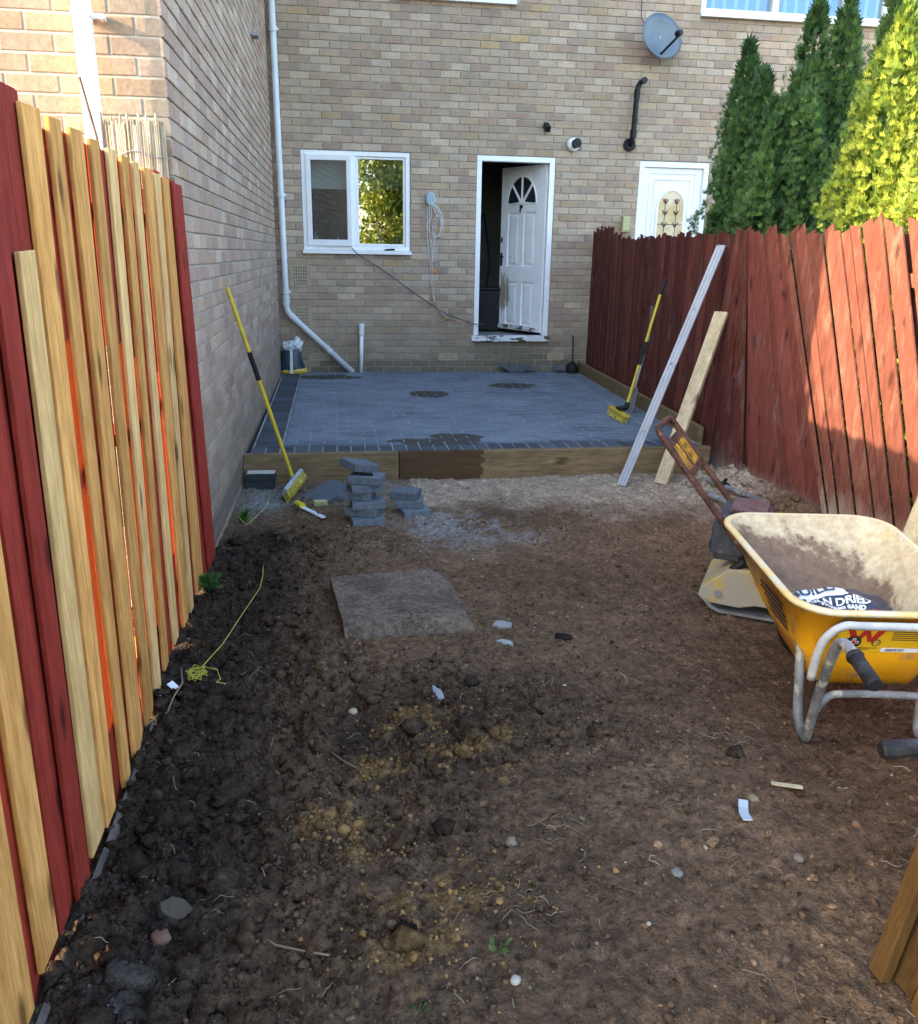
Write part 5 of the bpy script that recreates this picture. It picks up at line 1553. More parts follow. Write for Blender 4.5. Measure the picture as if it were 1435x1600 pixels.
# ------------------------------------------------------------------ loose pavers by the sleeper
def paver_block(x, y, z, rz, lab, tilt=0.0, size=(.2, .1, .05), pitch=0.0, bright=1.0):
    v = RNG.uniform(.085, .145) * bright
    mb = MB(); mb.box((0, 0, size[2] / 2), size, None, (v * .86, v, v * 1.16))
    o = mb.build('paving_block', M_block, attr=True, bevel=.004)
    o.location = (x, y, z); o.rotation_euler = (pitch, tilt, rz)
    return tag(o, lab, 'paving block', 'loose paving blocks in front of the sleeper')
M_block = attr_mat('grey_block_paver', .75, 45, .6, 1.35, .35, .003)
gz = -.205
S1 = [(.84, -5.41, .18, 0, 'bottom block of the tall pile of grey paving blocks'), (.825, -5.37, -.42, 0, 'second block up in the tall pile of grey paving blocks'), (.845, -5.38, .10, 0, 'third block up in the tall pile of grey paving blocks'),
      (.785, -5.34, -.30, 0, 'fourth block up in the tall pile of grey paving blocks'), (.835, -5.36, .22, 0, 'fifth block up in the tall pile of grey paving blocks')]
for k, (x, y, rz, t_, lab) in enumerate(S1): paver_block(x, y, gz + .0505 * k, rz, lab, size=(.205, .145, .05))
paver_block(.845, -5.36, gz + .2535, -.35, 'top block of the tall pile of grey paving blocks', 0, (.205, .145, .05))
paver_block(.80, -5.285, gz + .318, .7, 'grey paving block tipped up on the back of the tall pile', .22, (.21, .15, .05), .12)
for k, (x, y, rz, lab) in enumerate(((1.15, -5.27, .18, 'bottom block of the low pile of three grey paving blocks'), (1.125, -5.21, -.12, 'middle block of the low pile of three grey paving blocks'), (1.10, -5.19, -.38, 'top block of the low pile of three grey paving blocks'))):
    paver_block(x, y, gz + .0505 * k, rz, lab, size=(.175, .145, .05))
paver_block(.60, -4.80, gz + .0, .55, 'flat grey paving slab propped between the broom and the tall pile', -.32, (.27, .27, .045))
paver_block(.115, -4.475, gz - .02, .02, 'lower black edging block beside the left house wall', size=(.205, .1, .06), bright=.28)
paver_block(.125, -4.47, gz + .042, -.02, 'upper black edging block with sandy top beside the left house wall', size=(.2, .1, .058), bright=.28)
mb = MB(); mb.box((0, 0, 0), (.195, .09, .004)); o = mb.build('mortar_bed', worn('pale_mortar', (.40, .36, .30), (.5, .46, .4), 30, rough=.95, bs=.4)); o.location = (.125, -4.47, gz + .1025); o.rotation_euler = (0, 0, -.02)
tag(o, 'thin pale mortar layer on the upper black edging block', 'mortar')
mb = MB(); mb.box((0, 0, .018), (.09, .055, .036)); o = mb.build('sponge_block', worn('pale_yellow_sponge', (.40, .39, .18), (.30, .30, .15), 40, rough=.95, bs=.5), bevel=.006); o.location = (.545, -5.00, gz + .0); o.rotation_euler = (0, .05, .2)
tag(o, 'small pale yellow sponge between the broom head and the tall pile', 'sponge')
gun = empty('sealant_tube', (.48, -5.2, -.18), 0, 'thin white strip with a yellow cap lying under the broom bristles', 'tube')
mb = MB(); bar_between(mb, (.43, -5.10, -.18), (.572, -5.325, -.185), .035, .008); mb.build('strip', M_whitebag, gun, bevel=.002)
mb = MB(); mb.tube([(.395, -5.05, -.165), (.435, -5.11, -.172)], [.018, .022], 10); mb.build('cap', plain('bright_yellow', (.62, .52, .02), .5), gun)
pk = empty('tool_handle', (.84, -5.33, .1), 0, 'small pale trowel handle lying on top of the tall pile', 'tool')
mb = MB(); mb.tube([(.80, -5.38, gz + .312), (.88, -5.40, gz + .312)], .008, 8); mb.build('handle', M_block, pk)

# ------------------------------------------------------------------ muddy cover, stones and litter on the soil
def cover_mat():
    m, nt, b = new_mat('muddy_cover')
    v = coords(nt)
    f = noise(nt, v, 7, 6, .7); f2 = noise(nt, v, 45, 6, .7)
    col = ramp(nt, f, [(.35, (.070, .047, .032)), (.65, (.120, .086, .060))])
    col = mixc(nt, 1.0, col, ramp(nt, f2, [(.25, (.6, .6, .6)), (.75, (1.35, 1.35, 1.35))]), 'MULTIPLY')
    br = nd(nt, 'TexBrick'); br.inputs['Scale'].default_value = 16; br.inputs['Mortar Size'].default_value = .035; nt.links.new(v, br.inputs['Vector'])
    k = math_n(nt, 'MULTIPLY', br.outputs['Fac'], ramp(nt, noise(nt, v, 4, 4, .6), [(.5, (0, 0, 0)), (.62, (1, 1, 1))]))
    col = mixc(nt, math_n(nt, 'MULTIPLY', k, .55), col, (.21, .195, .18))
    nt.links.new(col, b.inputs['Base Color']); b.inputs['Roughness'].default_value = .95
    bump(nt, b, math_n(nt, 'ADD', f2, math_n(nt, 'MULTIPLY', k, 1.2)), .6, .006)
    return m
cq = [(.615, -6.46), (1.215, -6.40), (1.262, -7.035), (.682, -7.095)]
mb = MB()
g_ = 46; grid = []
cv = np.array([[(np.array(cq[3]) * (1 - i / g_) + np.array(cq[2]) * i / g_) * (1 - j / g_) + (np.array(cq[0]) * (1 - i / g_) + np.array(cq[1]) * i / g_) * j / g_ for i in range(g_ + 1)] for j in range(g_ + 1)]).reshape(-1, 2)
sgx = np.tile(np.linspace(0, 1, g_ + 1), g_ + 1); sgy = np.repeat(np.linspace(0, 1, g_ + 1), g_ + 1)
cz = -.131 + .006 * fbm(cv[:, 0] * 7, cv[:, 1] * 7, 5, 3) + .004 * fbm(cv[:, 0] * 25, cv[:, 1] * 25, 6, 3)
ed = np.minimum(1 - sgx, sgy)          # right and near edges are buried
cz = cz - .055 * np.clip(1 - ed / (.10 + .10 * fbm(cv[:, 0] * 6, cv[:, 1] * 6, 8, 2)), 0, 1)
grid = [(p[0], p[1], z) for p, z in zip(cv, cz)]
n_ = g_ + 1
fc = [(j * n_ + i, j * n_ + i + 1, (j + 1) * n_ + i + 1, (j + 1) * n_ + i) for j in range(g_) for i in range(g_)]
rim = [i for i in range(n_)] + [j * n_ + g_ for j in range(1, n_)] + [g_ * n_ + i for i in range(g_ - 1, -1, -1)] + [j * n_ for j in range(g_ - 1, 0, -1)]
lowv = [(grid[i][0], grid[i][1], -.26) for i in rim]; k0 = len(grid)
fc += [(rim[i], rim[(i + 1) % len(rim)], k0 + (i + 1) % len(rim), k0 + i) for i in range(len(rim))]
mb.add(grid + lowv, fc)
cvc = np.array([.175, .132, .098])[None] * (1 + .35 * fbm(cv[:, 0] * 5, cv[:, 1] * 5, 9, 4))[:, None]
mb.c = [(*c, 1) for c in cvc] + [(.09, .066, .048, 1)] * len(lowv)
cov = tag(mb.build('manhole_cover', M_soil, attr=True), 'square mud caked manhole cover set in the soil', 'cover')
mb = MB(); rc_ = random.Random(6)
for r_ in range(5):
    for k in range(26):
        s, t_ = .30 + .65 * k / 26 + (.012 if r_ % 2 else 0), .10 + .030 * r_
        if rc_.random() < .45: continue
        if r_ > 2 and k % 3: continue
        p = (np.array(cq[3]) * (1 - s) + np.array(cq[2]) * s) * (1 - t_) + (np.array(cq[0]) * (1 - s) + np.array(cq[1]) * s) * t_
        i_, j_ = int(s * g_), int(t_ * g_); mb.box((p[0], p[1], cz[j_ * n_ + i_] + .0005), (.012, .006, .004), rotm(0, 0, .1))
for k in range(30):
    s, t_ = rc_.uniform(.25, .9), rc_.uniform(.86, .95)
    p = (np.array(cq[3]) * (1 - s) + np.array(cq[2]) * s) * (1 - t_) + (np.array(cq[0]) * (1 - s) + np.array(cq[1]) * s) * t_
    i_, j_ = int(s * g_), int(t_ * g_); mb.box((p[0], p[1], cz[j_ * n_ + i_] + .0005), (.012, .006, .004), rotm(0, 0, .1))
mb.build('tread_pattern', worn('worn_concrete', (.15, .115, .08), (.20, .16, .12), 40, rough=.95), cov, kind='stuff')

rk = np.random.default_rng(17)
def stone(x, y, s, sq, col, lab, name='stone', dz=.3, sub=True, rz=None, aspect=(1, 1)):
    bv, bf = ICO2_V, ICO2_F
    P_ = bv * (1 + (.13 if sq < .62 else .2 if name == 'clay_lump' else .09) * rk.standard_normal((len(bv), 1))) * np.array([s * aspect[0], s * aspect[1], s * sq])
    if sq < .62:
        q_ = P_ / np.array([s * aspect[0], s * aspect[1], s * sq]); q_ = np.sign(q_) * np.abs(q_) ** .62; P_ = q_ * np.array([s * aspect[0], s * aspect[1], s * sq])
    a = rk.uniform(0, 6.28) if rz is None else rz; c, sn = math.cos(a), math.sin(a)
    P_ = np.stack([P_[:, 0] * c - P_[:, 1] * sn, P_[:, 0] * sn + P_[:, 1] * c, P_[:, 2]], 1)
    o = np_mesh(name, P_, bf, M_soil if name == 'clay_lump' else M_pebble, np.tile(np.array(col) * np.array([1.08, 1.0, .86]), (len(P_), 1)))
    o.location = (x, y, soil_top(x, y) + s * sq * dz)
    return tag(o, lab, 'stone')
def chip(x, y, poly, th_, rz, tilt, col, lab):
    mb = MB(); c, s = math.cos(rz), math.sin(rz); n = len(poly)
    q = [(px * c - py * s, px * s + py * c) for px, py in poly]
    mb.add([(px, py, -.01) for px, py in q] + [(px, py, th_ * .6) for px, py in q] + [(px * .82, py * .82, th_) for px, py in q],
           [tuple(range(2 * n, 3 * n))] + [(r * n + i, r * n + (i + 1) % n, (r + 1) * n + (i + 1) % n, (r + 1) * n + i) for r in (0, 1) for i in range(n)], col)
    o = mb.build('stone', M_pebble, attr=True); o.location = (x, y, soil_top(x, y) + .003); o.rotation_euler = (tilt, tilt * .5, 0)
    return tag(o, lab, 'stone')
chip(1.021, -7.538, [(-.018, -.035), (.012, -.042), (.022, .0), (.004, .045), (-.022, .03)], .014, .35, .15, (.235, .235, .225), 'pale angular stone chip just below the muddy cover')
chip(1.385, -6.99, [(-.045, -.01), (-.01, -.03), (.04, -.018), (.045, .012), (.0, .028), (-.035, .02)], .016, -.1, .1, (.22, .225, .21), 'larger pale stone right of the muddy cover')
chip(1.362, -7.16, [(-.04, -.008), (.0, -.018), (.04, -.012), (.03, .012), (-.02, .016)], .010, -.3, .12, (.24, .26, .245), 'flat pale green white chip below the larger pale stone')
chip(.24, -8.58, [(-.055, -.012), (-.035, -.03), (-.005, -.036), (.03, -.03), (.052, -.012), (.055, .008), (.03, .026), (-.005, .034), (-.04, .024)], .036, -.6, .12, (.070, .058, .042), 'mossy grey broken rock near the left fence')
stone(1.925, -8.30, .019, .75, (.18, .14, .10), 'round brown pebble beside the pale plastic strip')
stone(1.136, -8.39, .020, .8, (.17, .15, .12), 'round tan pebble at the middle of the foreground')
stone(1.042, -8.874, .013, .8, (.30, .30, .29), 'small bright white pebble at the bottom of the picture')
stone(1.56, -8.574, .016, .6, (.16, .155, .15), 'small grey pebble in the right foreground')
stone(1.929, -8.565, .017, .75, (.13, .12, .11), 'round grey pebble left of the leaning gate')
stone(1.165, -7.465, .030, .8, (.045, .036, .030), 'dark round clod right of the pale chip', 'clay_lump')
stone(.95, -8.30, .035, .75, (.036, .028, .023), 'dark lump of clay in the left foreground', 'clay_lump')
stone(.805, -8.686, .036, .8, (.022, .018, .016), 'black clod at the lower middle of the picture', 'clay_lump')
stone(1.985, -8.055, .026, .8, (.05, .04, .032), 'dark clod in front of the wheelbarrow leg', 'clay_lump')
stone(1.631, -7.129, .028, .5, (.022, .02, .019), 'small black clod right of the pale stones', 'clay_lump', aspect=(1.4, .7), rz=-.2)
stone(.215, -8.66, .022, .6, (.13, .075, .06), 'small pinkish stone beside the mossy rock')
stone(.70, -7.62, .018, .7, (.30, .26, .20), 'tan pebble in the dark soil left of the pale chip')
for k, (x, y, s, lab) in enumerate(((.655, -8.215, .022, 'largest ochre clay nodule in the left foreground'), (.70, -8.20, .019, 'ochre clay nodule right of the largest one'), (.69, -8.25, .017, 'ochre clay nodule below the largest one'))):
    stone(x, y, s, .75, (.26, .155, .06), lab, 'clay_nodule')
mb = MB()
P_ = [(1.882, -8.316), (1.868, -8.345), (1.855, -8.375), (1.850, -8.41)]
zz = [soil_top(*p) + .012 for p in P_]
for (p, q, a, c) in zip(P_[:-1], P_[1:], zz[:-1], zz[1:]): bar_between(mb, (p[0], p[1], a), (q[0], q[1], c), .028, .004)
tag(mb.build('plastic_strip', plain('pale_plastic', (.38, .42, .45), .5)), 'short pale plastic strip lying in the right foreground', 'strip')
mb = MB(); bar_between(mb, (2.01, -8.25, soil_top(2.01, -8.25) + .008), (2.095, -8.288, soil_top(2.09, -8.28) + .012), .016, .004)
tag(mb.build('wood_chip', M_plank), 'long splinter of wood in front of the wheelbarrow', 'wood chip')
mb = MB(); bar_between(mb, (1.52, -7.55, soil_top(1.52, -7.55) + .006), (1.53, -7.60, soil_top(1.53, -7.6) + .006), .012, .003)
tag(mb.build('wood_chip', M_plank), 'tiny pale wood sliver in the middle of the soil', 'wood chip')
mb = MB(); zp_ = soil_top(.05, -7.51) + .012; bar_between(mb, (.035, -7.505, zp_ + .018), (.06, -7.52, zp_), .03, .003)
tag(mb.build('paper_tag', M_whitebag), 'scrap of white paper at the foot of the left fence', 'paper')
# roots
def root(pts, r, lab, mt=None, name='root'):
    P_ = [(x, y, soil_top(x, y) + .006 + dz) for (x, y, dz) in pts]
    mb = MB(); mb.tube(P_, [r * (1 - .5 * i / len(P_)) for i in range(len(P_))], 6)
    return tag(mb.build(name, mt or M_root, smooth=True), lab, 'root')
M_root = plain('root_bark', (.20, .15, .09), .8)
root([(.44, -8.62, 0), (.485, -8.675, .004), (.55, -8.705, .006), (.616, -8.745, 0)], .004, 'long pale root lying in the lower left foreground')
root([(.62, -7.82, .006), (.66, -7.88, .012), (.70, -7.94, .0)], .003, 'straight pale root left of the ochre clay')
root([(.05, -7.36, .01), (.08, -7.50, .03), (.07, -7.62, .02), (.03, -7.72, 0), (.02, -7.80, 0)], .0035, 'pale looping root by the fence foot under the yellow string')
root([(.86, -8.10, 0), (.90, -8.14, .01), (.92, -8.20, 0)], .003, 'short pale root above the dark lump of clay')
root([(1.20, -8.30, .01), (1.25, -8.38, .015), (1.30, -8.36, .01), (1.36, -8.40, 0)], .0022, 'thin reddish root in the middle foreground', plain('red_root', (.16, .08, .05), .8))
# yellow string
st = np.random.default_rng(8)
P_ = [(.275, -6.25, -.14), (.285, -6.42, -.13), (.282, -6.55, -.14), (.235, -6.85, -.13), (.182, -7.162, -.13), (.126, -7.39, -.12)]
th_ = 0
for k in range(60):
    th_ += st.uniform(.5, 1.4); P_.append((.118 + .042 * math.cos(th_) * st.uniform(.4, 1), -7.42 + .05 * math.sin(th_) * st.uniform(.4, 1), -.135 + st.uniform(0, .035)))
P_ += [(.19, -7.40, -.12), (.21, -7.46, -.13), (.20, -7.50, -.12), (.235, -7.50, -.13)]
mb = MB(); mb.tube(P_, .0017, 5); tag(mb.build('string', M_string), 'tangled yellow string line lying on the dark soil by the left fence', 'string')
root([(.20, -4.72, .02), (.21, -4.9, .03), (.20, -5.05, .02), (.13, -5.28, .01), (.10, -5.36, 0), (.05, -5.33, .05)], .004, 'bent pale yellow bramble stem in the corner by the left wall', plain('yellow_stem', (.34, .28, .10), .7), 'bramble_stem')


def weed(x, y, n, L, seed, lab, c0=(.03, .09, .02), c1=(.08, .18, .03)):
    rng = np.random.default_rng(seed); z0 = soil_top(x, y)
    t = empty('weed', (x, y, z0), 0, lab, 'plant')
    a = rng.uniform(0, 6.28, n); e = rng.uniform(.3, 1.2, n)
    D = np.stack([np.cos(a) * np.cos(e), np.sin(a) * np.cos(e), np.sin(e)], 1)
    st_h = rng.uniform(0, L * 1.3, n)
    P_ = np.stack([np.cos(a) * .01, np.sin(a) * .01, st_h], 1)
    V, F, C = crown_sprays(P_, D, L, L * .17, 2, rng, np.array(c0), np.array(c1), .35)
    np_mesh('leaves', V, F, M_leaf, C, parent=t)
    mb = MB(); mb.tube([(0, 0, -.01), (.004, 0, L * 1.3)], [.003, .002], 5); mb.c = [(.05, .11, .03, 1)] * len(mb.c); mb.build('stem', M_leaf, t, attr=True, local=True)
weed(.045, -6.52, 34, .06, 1, 'leafy green weed growing at the foot of the left fence')
weed(.085, -5.30, 30, .045, 2, 'small green weed in the corner by the left house wall', (.05, .12, .02), (.11, .22, .04))
weed(.40, -5.10, 10, .03, 3, 'tiny dark green weed under the broom', (.03, .07, .04), (.05, .10, .05))
weed(.814, -8.917, 9, .014, 4, 'tiny green seedling at the bottom of the picture')
weed(1.02, -8.79, 7, .03, 5, 'few blades of grass in the lower middle of the soil', (.08, .13, .04), (.13, .18, .06))

# steel tubes by the sleeper end
tb_ = empty('steel_tube', (3.28, -5.2, -.17), 0, 'nearer grey steel tube lying on the soil by the compactor', 'tube', 'steel tubes on the soil')
mb = MB(); mb.tube([(3.20, -4.98, -.165), (3.235, -5.58, -.13)], .019, 10); mb.build('tube', M_galv, tb_)
tb2 = empty('steel_tube', (3.36, -5.1, -.15), 0, 'farther grey steel tube with a black clamp by the red fence', 'tube', 'steel tubes on the soil')
mb = MB(); mb.tube([(3.34, -4.83, -.14), (3.42, -5.56, -.10)], .019, 10); mb.build('tube', M_galv, tb2)
mb = MB(); mb.tube([(3.362, -5.02, -.13), (3.368, -5.07, -.127)], .034, 10); mb.tube([(3.362, -5.04, -.11), (3.37, -5.06, -.07)], .012, 8); mb.build('clamp', M_black, tb2)
# ------------------------------------------------------------------ wheelbarrow
def rrect(y0, y1, hw0, hw1, r, z0, z1, n=7):
    pts = []
    for (cx_, cy_, a0) in ((hw1 - r, y1 - r, 0), (-hw1 + r, y1 - r, math.pi / 2), (-hw0 + r, y0 + r, math.pi), (hw0 - r, y0 + r, 1.5 * math.pi)):
        for k in range(n):
            a = a0 + math.pi / 2 * k / (n - 1)
            x, y = cx_ + r * math.cos(a), cy_ + r * math.sin(a)
            t = (y - y0) / (y1 - y0); pts.append((x, y, z0 + (z1 - z0) * t))
    return pts


def smooth_path(pts, n=5):
    P_ = [np.array(p, float) for p in pts]; out = []
    for i in range(len(P_) - 1):
        p0, p1, p2, p3 = P_[max(i - 1, 0)], P_[i], P_[i + 1], P_[min(i + 2, len(P_) - 1)]
        for t in np.linspace(0, 1, n, endpoint=False):
            out.append(.5 * ((2 * p1) + (-p0 + p2) * t + (2 * p0 - 5 * p1 + 4 * p2 - p3) * t * t + (-p0 + 3 * p1 - 3 * p2 + p3) * t ** 3))
    return out + [P_[-1]]


def muck_mat():
    m, nt, b = new_mat('mucky_tray')
    v = coords(nt)
    f = noise(nt, v, 5.5, 7, .68); f2 = noise(nt, v, 26, 6, .7); f3 = noise(nt, v, 90, 4, .6)
    col = ramp(nt, f2, [(.35, (.34, .265, .155)), (.62, (.50, .415, .27))])
    yl = ramp(nt, noise(nt, v, 9, 4, .6), [(.62, (0, 0, 0)), (.68, (.7, .7, .7))])
    col = mixc(nt, yl, col, (.56, .36, .08))
    tc = nd(nt, 'TexCoord'); sp = nd(nt, 'SeparateXYZ'); nt.links.new(tc.outputs['Object'], sp.inputs[0])
    # damp earth caked on the floor and the far slope
    zz = math_n(nt, 'MULTIPLY_ADD', f, -.42, sp.outputs['Z'])
    rt = math_n(nt, 'MULTIPLY_ADD', sp.outputs['X'], .35, zz)
    k = nd(nt, 'MapRange'); k.inputs['From Min'].default_value = .262; k.inputs['From Max'].default_value = .225
    nt.links.new(rt, k.inputs['Value'])
    earth = ramp(nt, f2, [(.3, (.11, .066, .040)), (.7, (.21, .138, .088))])
    col = mixc(nt, k.outputs[0], col, earth)
    col = mixc(nt, ramp(nt, f3, [(.69, (0, 0, 0)), (.74, (.8, .8, .8))]), col, (.08, .06, .05))
    nt.links.new(col, b.inputs['Base Color']); b.inputs['Roughness'].default_value = .85
    bump(nt, b, math_n(nt, 'ADD', f2, f), .5, .004)
    return m
M_muck = muck_mat()
M_rimcol = worn('mucky_rim', (.60, .42, .16), (.55, .48, .33), 14, .4, .6, .7, bs=.25, c3=(.12, .10, .08), lo3=.66, hi3=.72, s3=45)


def make_barrow(label, group, bag=True):
    t = empty('wheelbarrow', (0, 0, 0), 0, label, 'wheelbarrow', group)
    O = dict(local=True)
    mb = MB()
    ZN, ZF = .525, .575
    rings = [rrect(.13, .56, .185, .17, .06, .195, .20), rrect(.075, .70, .245, .245, .09, .33, .35), rrect(.012, .885, .302, .325, .125, ZN - .012, ZF - .012),
             rrect(-.012, .91, .326, .349, .14, ZN - .016, ZF - .016), rrect(-.016, .914, .330, .353, .142, ZN - .004, ZF - .004), rrect(-.008, .906, .322, .345, .14, ZN + .004, ZF + .004),
             rrect(.008, .89, .306, .329, .13, ZN + .002, ZF + .002), rrect(.018, .878, .296, .319, .122, ZN - .015, ZF - .015), rrect(.081, .694, .239, .239, .088, .335, .355), rrect(.136, .552, .179, .164, .056, .203, .208)]
    mb.loft(rings, cap0=True, cap1=True, mis=[0, 0, 1, 1, 1, 1, 2, 2, 2, 2])
    mb.build('tray', [M_yellow, M_rimcol, M_muck], t, smooth=True, **O)
    for s in (-1, 1):
        path = smooth_path([(s * .265, -.42, .495), (s * .265, -.30, .51), (s * .262, -.215, .512), (s * .256, -.15, .46), (s * .235, -.05, .27), (s * .212, .045, .035), (s * .208, .075, .017), (s * .208, .115, .022), (s * .215, .14, .08), (s * .225, .17, .30), (s * .21, .22, .335), (s * .19, .30, .30), (s * .13, .62, .215), (s * .06, .88, .19)], 5)
        mb = MB(); mb.tube(path, .0165, 10); mb.build('frame_tube', M_galv, t, smooth=True, **O)
        mb = MB(); mb.tube([(s * .265, -.435, .493), (s * .265, -.43, .4935), (s * .265, -.315, .508), (s * .265, -.305, .509), (s * .265, -.30, .51), (s * .265, -.292, .511)], [.019, .0225, .0215, .0215, .026, .025], 12); mb.build('grip', M_rubber, t, **O)
    mb = MB(); mb.tube(smooth_path([(-.205, .05, .08), (-.20, .035, .14), (-.165, .03, .195), (-.10, .03, .207), (.10, .03, .207), (.165, .03, .195), (.20, .035, .14), (.205, .05, .08)], 4), .0135, 9); mb.build('cross_brace', M_galv, t, smooth=True, **O)
    mb = MB(); mb.tube(smooth_path([(-.243, .015, .27), (-.245, -.012, .38), (-.232, -.028, .445), (-.185, -.034, .487), (-.12, -.036, .49), (.12, -.036, .49), (.185, -.034, .487), (.232, -.028, .445), (.245, -.012, .38), (.243, .015, .27)], 4), .014, 9); mb.build('back_brace', worn('pale_tube', (.46, .45, .42), (.36, .35, .33), 14, rough=.6, c3=(.16, .15, .14), lo3=.6, hi3=.66, s3=30), t, smooth=True, **O)
    wh = MB(); wh.tube([(-.035, .80, .178), (-.028, .80, .178), (.028, .80, .178), (.035, .80, .178)], [.15, .178, .178, .15], 26); w = wh.build('wheel', M_rubber, t, smooth=False, **O)
    mb = MB(); mb.tube([(-.042, .80, .178), (.042, .80, .178)], .085, 18); mb.build('hub', M_steel, w, **O)
    mb = MB(); mb.tube([(-.09, .80, .178), (.09, .80, .178)], .009, 8); mb.build('axle', M_steel, t, **O)
    # printed sticker on the back face
    def face(u, v, d=.0):   # u across, v up the face
        s = (v - .20) / (.513 - .20); y = .13 + (.012 - .13) * s
        if v > .33: y = .075 + (.012 - .075) * (v - .33) / (.513 - .33)
        else: y = .13 + (.075 - .13) * (v - .195) / (.33 - .195)
        return (u, y - .0035 - d, v)
    M_st = plain('sticker_yellow', (.70, .40, .01), .35)
    def flat(polys, mt, name, d):
        m_ = MB()
        for P_ in polys: m_.add([face(u, v, d) for u, v in P_], [tuple(range(len(P_)))])
        return m_.build(name, mt, st_, **O)
    def quadp(u0, u1, v0, v1): return [(u0, v0), (u1, v0), (u1, v1), (u0, v1)]
    m_ = MB(); m_.add([face(u, v, 0) for u, v in quadp(-.165, .19, .348, .468)], [(0, 1, 2, 3)]); st_ = m_.build('sticker', M_st, t, **O)
    W = [(-.140, .452), (-.118, .458), (-.098, .412), (-.080, .452), (-.066, .452), (-.050, .412), (-.028, .468), (.002, .468), (-.038, .394), (-.060, .394), (-.072, .425), (-.090, .394), (-.110, .394)]
    flat([[(a, b_) for a, b_ in quadp(-.140, -.140, .45, .45)]] if False else [[W[0], W[12], W[11], W[2], W[1]], [W[2], W[11], W[10], W[4], W[3]], [W[4], W[10], W[9], W[5]], [W[5], W[9], W[8], W[7], W[6]]], M_red_print, 'letter_w', .0012)
    circ = lambda cx_, cy_, r, n=22: [(cx_ + r * math.cos(2 * math.pi * k / n), cy_ + r * math.sin(2 * math.pi * k / n)) for k in range(n)]
    flat([circ(-.106, .392, .027)], M_black_print, 'round_badge', .002)
    flat([quadp(-.122, -.090, .389, .395), quadp(-.109, -.103, .376, .408)], M_red_print, 'badge_cross', .0040)
    flat([quadp(-.124, -.088, .3865, .3975), quadp(-.1115, -.1005, .374, .410)], M_white_print, 'badge_white_cross', .0030)
    flat([circ(-.030, .392, .015)], M_black_print, 'round_seal', .002); flat([circ(-.030, .392, .0115)], M_yellow_print, 'seal_centre', .003)
    lines = [quadp(.015, .015 + RNG.uniform(.10, .15), .455 - .0085 * k, .4585 - .0085 * k) for k in range(7)] + [quadp(-.085, -.02, .366, .369), quadp(-.085, -.045, .360, .363), quadp(-.135, -.09, .4665, .469)]
    flat(lines, M_black_print, 'small_print', .0015)
    flat([quadp(-.005, .12, .352, .370)], M_white_print, 'barcode_label', .0012)
    xb = .0; bars = []
    while xb < .06: wv = RNG.uniform(.001, .003); bars.append(quadp(xb + .01, xb + .01 + wv, .355, .367)); xb += wv + RNG.uniform(.001, .003)
    flat(bars, M_black_print, 'barcode', .0022)
    # faded black lettering on the left flank
    def side(u, v, d=0):  # u along y 0..1, v 0..1
        y0, y1 = .12 + .55 * u, .15 + .62 * u
        lo_ = np.array((-.232, .16 + .48 * u, .31)); hi_ = np.array((-.300, .14 + .62 * u, .50)); p = lo_ * (1 - v) + hi_ * v
        return (p[0] - .010 - d, p[1], p[2])
    V, F = text_polys('CONTRACTOR', .1, .0, .002); mx = max(p[0] for p in V)
    m_ = MB(); m_.add([side(.50 - .42 * (1 - p[0] / mx) + .0, .42 + p[1] * 3.0) for p in [(mx - q[0], q[1]) for q in V]], F)
    if False: m_.build('lettering', M_black_print, t, **O)
    m_ = MB()
    for k in range(5):
        a = .12 + RNG.uniform(0, .05); m_.add([side(a, .68 - .13 * k), side(a + RNG.uniform(.35, .5), .68 - .13 * k), side(a + .4, .76 - .13 * k), side(a, .76 - .13 * k)], [(0, 1, 2, 3)])
    m_.build('faded_lettering', M_black_print, t, **O)
    return t


bw = make_barrow('yellow wheelbarrow with mud caked tray holding a sack', 'wheelbarrows')
bw.location = (2.462, -8.105, -.205); bw.rotation_euler = (0, 0, math.radians(-10))
b2 = copy_tree(bw)
b2['label'] = 'second wheelbarrow at the right edge, only its black grip in view'
fwd = np.array([.985, -.17]); rgt = np.array([-.17, -.985])
tip = np.array([1.925, -8.80]); loc = tip + fwd * .435 + rgt * .265
b2.location = (loc[0], loc[1], -.19); b2.rotation_euler = (0, 0, math.atan2(-fwd[0], fwd[1]))

# sack of sand in the tray
sk = empty('sack', (2.555, -7.68, .05), math.radians(-16), 'dark printed sack of kiln dried sand lying in the wheelbarrow tray', 'sack')
sk.rotation_euler = (.30, -.04, math.radians(-16))
def pil(u, v):   # -1..1
    e = (1 - abs(u) ** 3.2) * (1 - abs(v) ** 3.2)
    return .115 * max(e, 0) ** .45 + (.010 * math.sin(5 * u + 3 * v) + .006 * math.sin(13 * u - 4 * v) + .005 * math.sin(9 * v + 6 * u)) * e
SX, SY = .195, .135
mb = MB(); n_ = 22; g = []
for j in range(n_ + 1):
    for i in range(n_ + 1):
        u, v = -1 + 2 * i / n_, -1 + 2 * j / n_; g.append((SX * u, SY * v, .03 + pil(u, v)))
mb.add(g, [(j * (n_ + 1) + i, j * (n_ + 1) + i + 1, (j + 1) * (n_ + 1) + i + 1, (j + 1) * (n_ + 1) + i) for j in range(n_) for i in range(n_)])
mb.add([(x, y, .03 - (z - .03) * .5) for x, y, z in g], [(j * (n_ + 1) + i, (j + 1) * (n_ + 1) + i, (j + 1) * (n_ + 1) + i + 1, j * (n_ + 1) + i + 1) for j in range(n_) for i in range(n_)])
mb.build('bag', M_navy, sk, smooth=True, local=True)
def on_bag(x, y, d=.003): return (x, y, .03 + pil(x / SX, y / SY) + d)
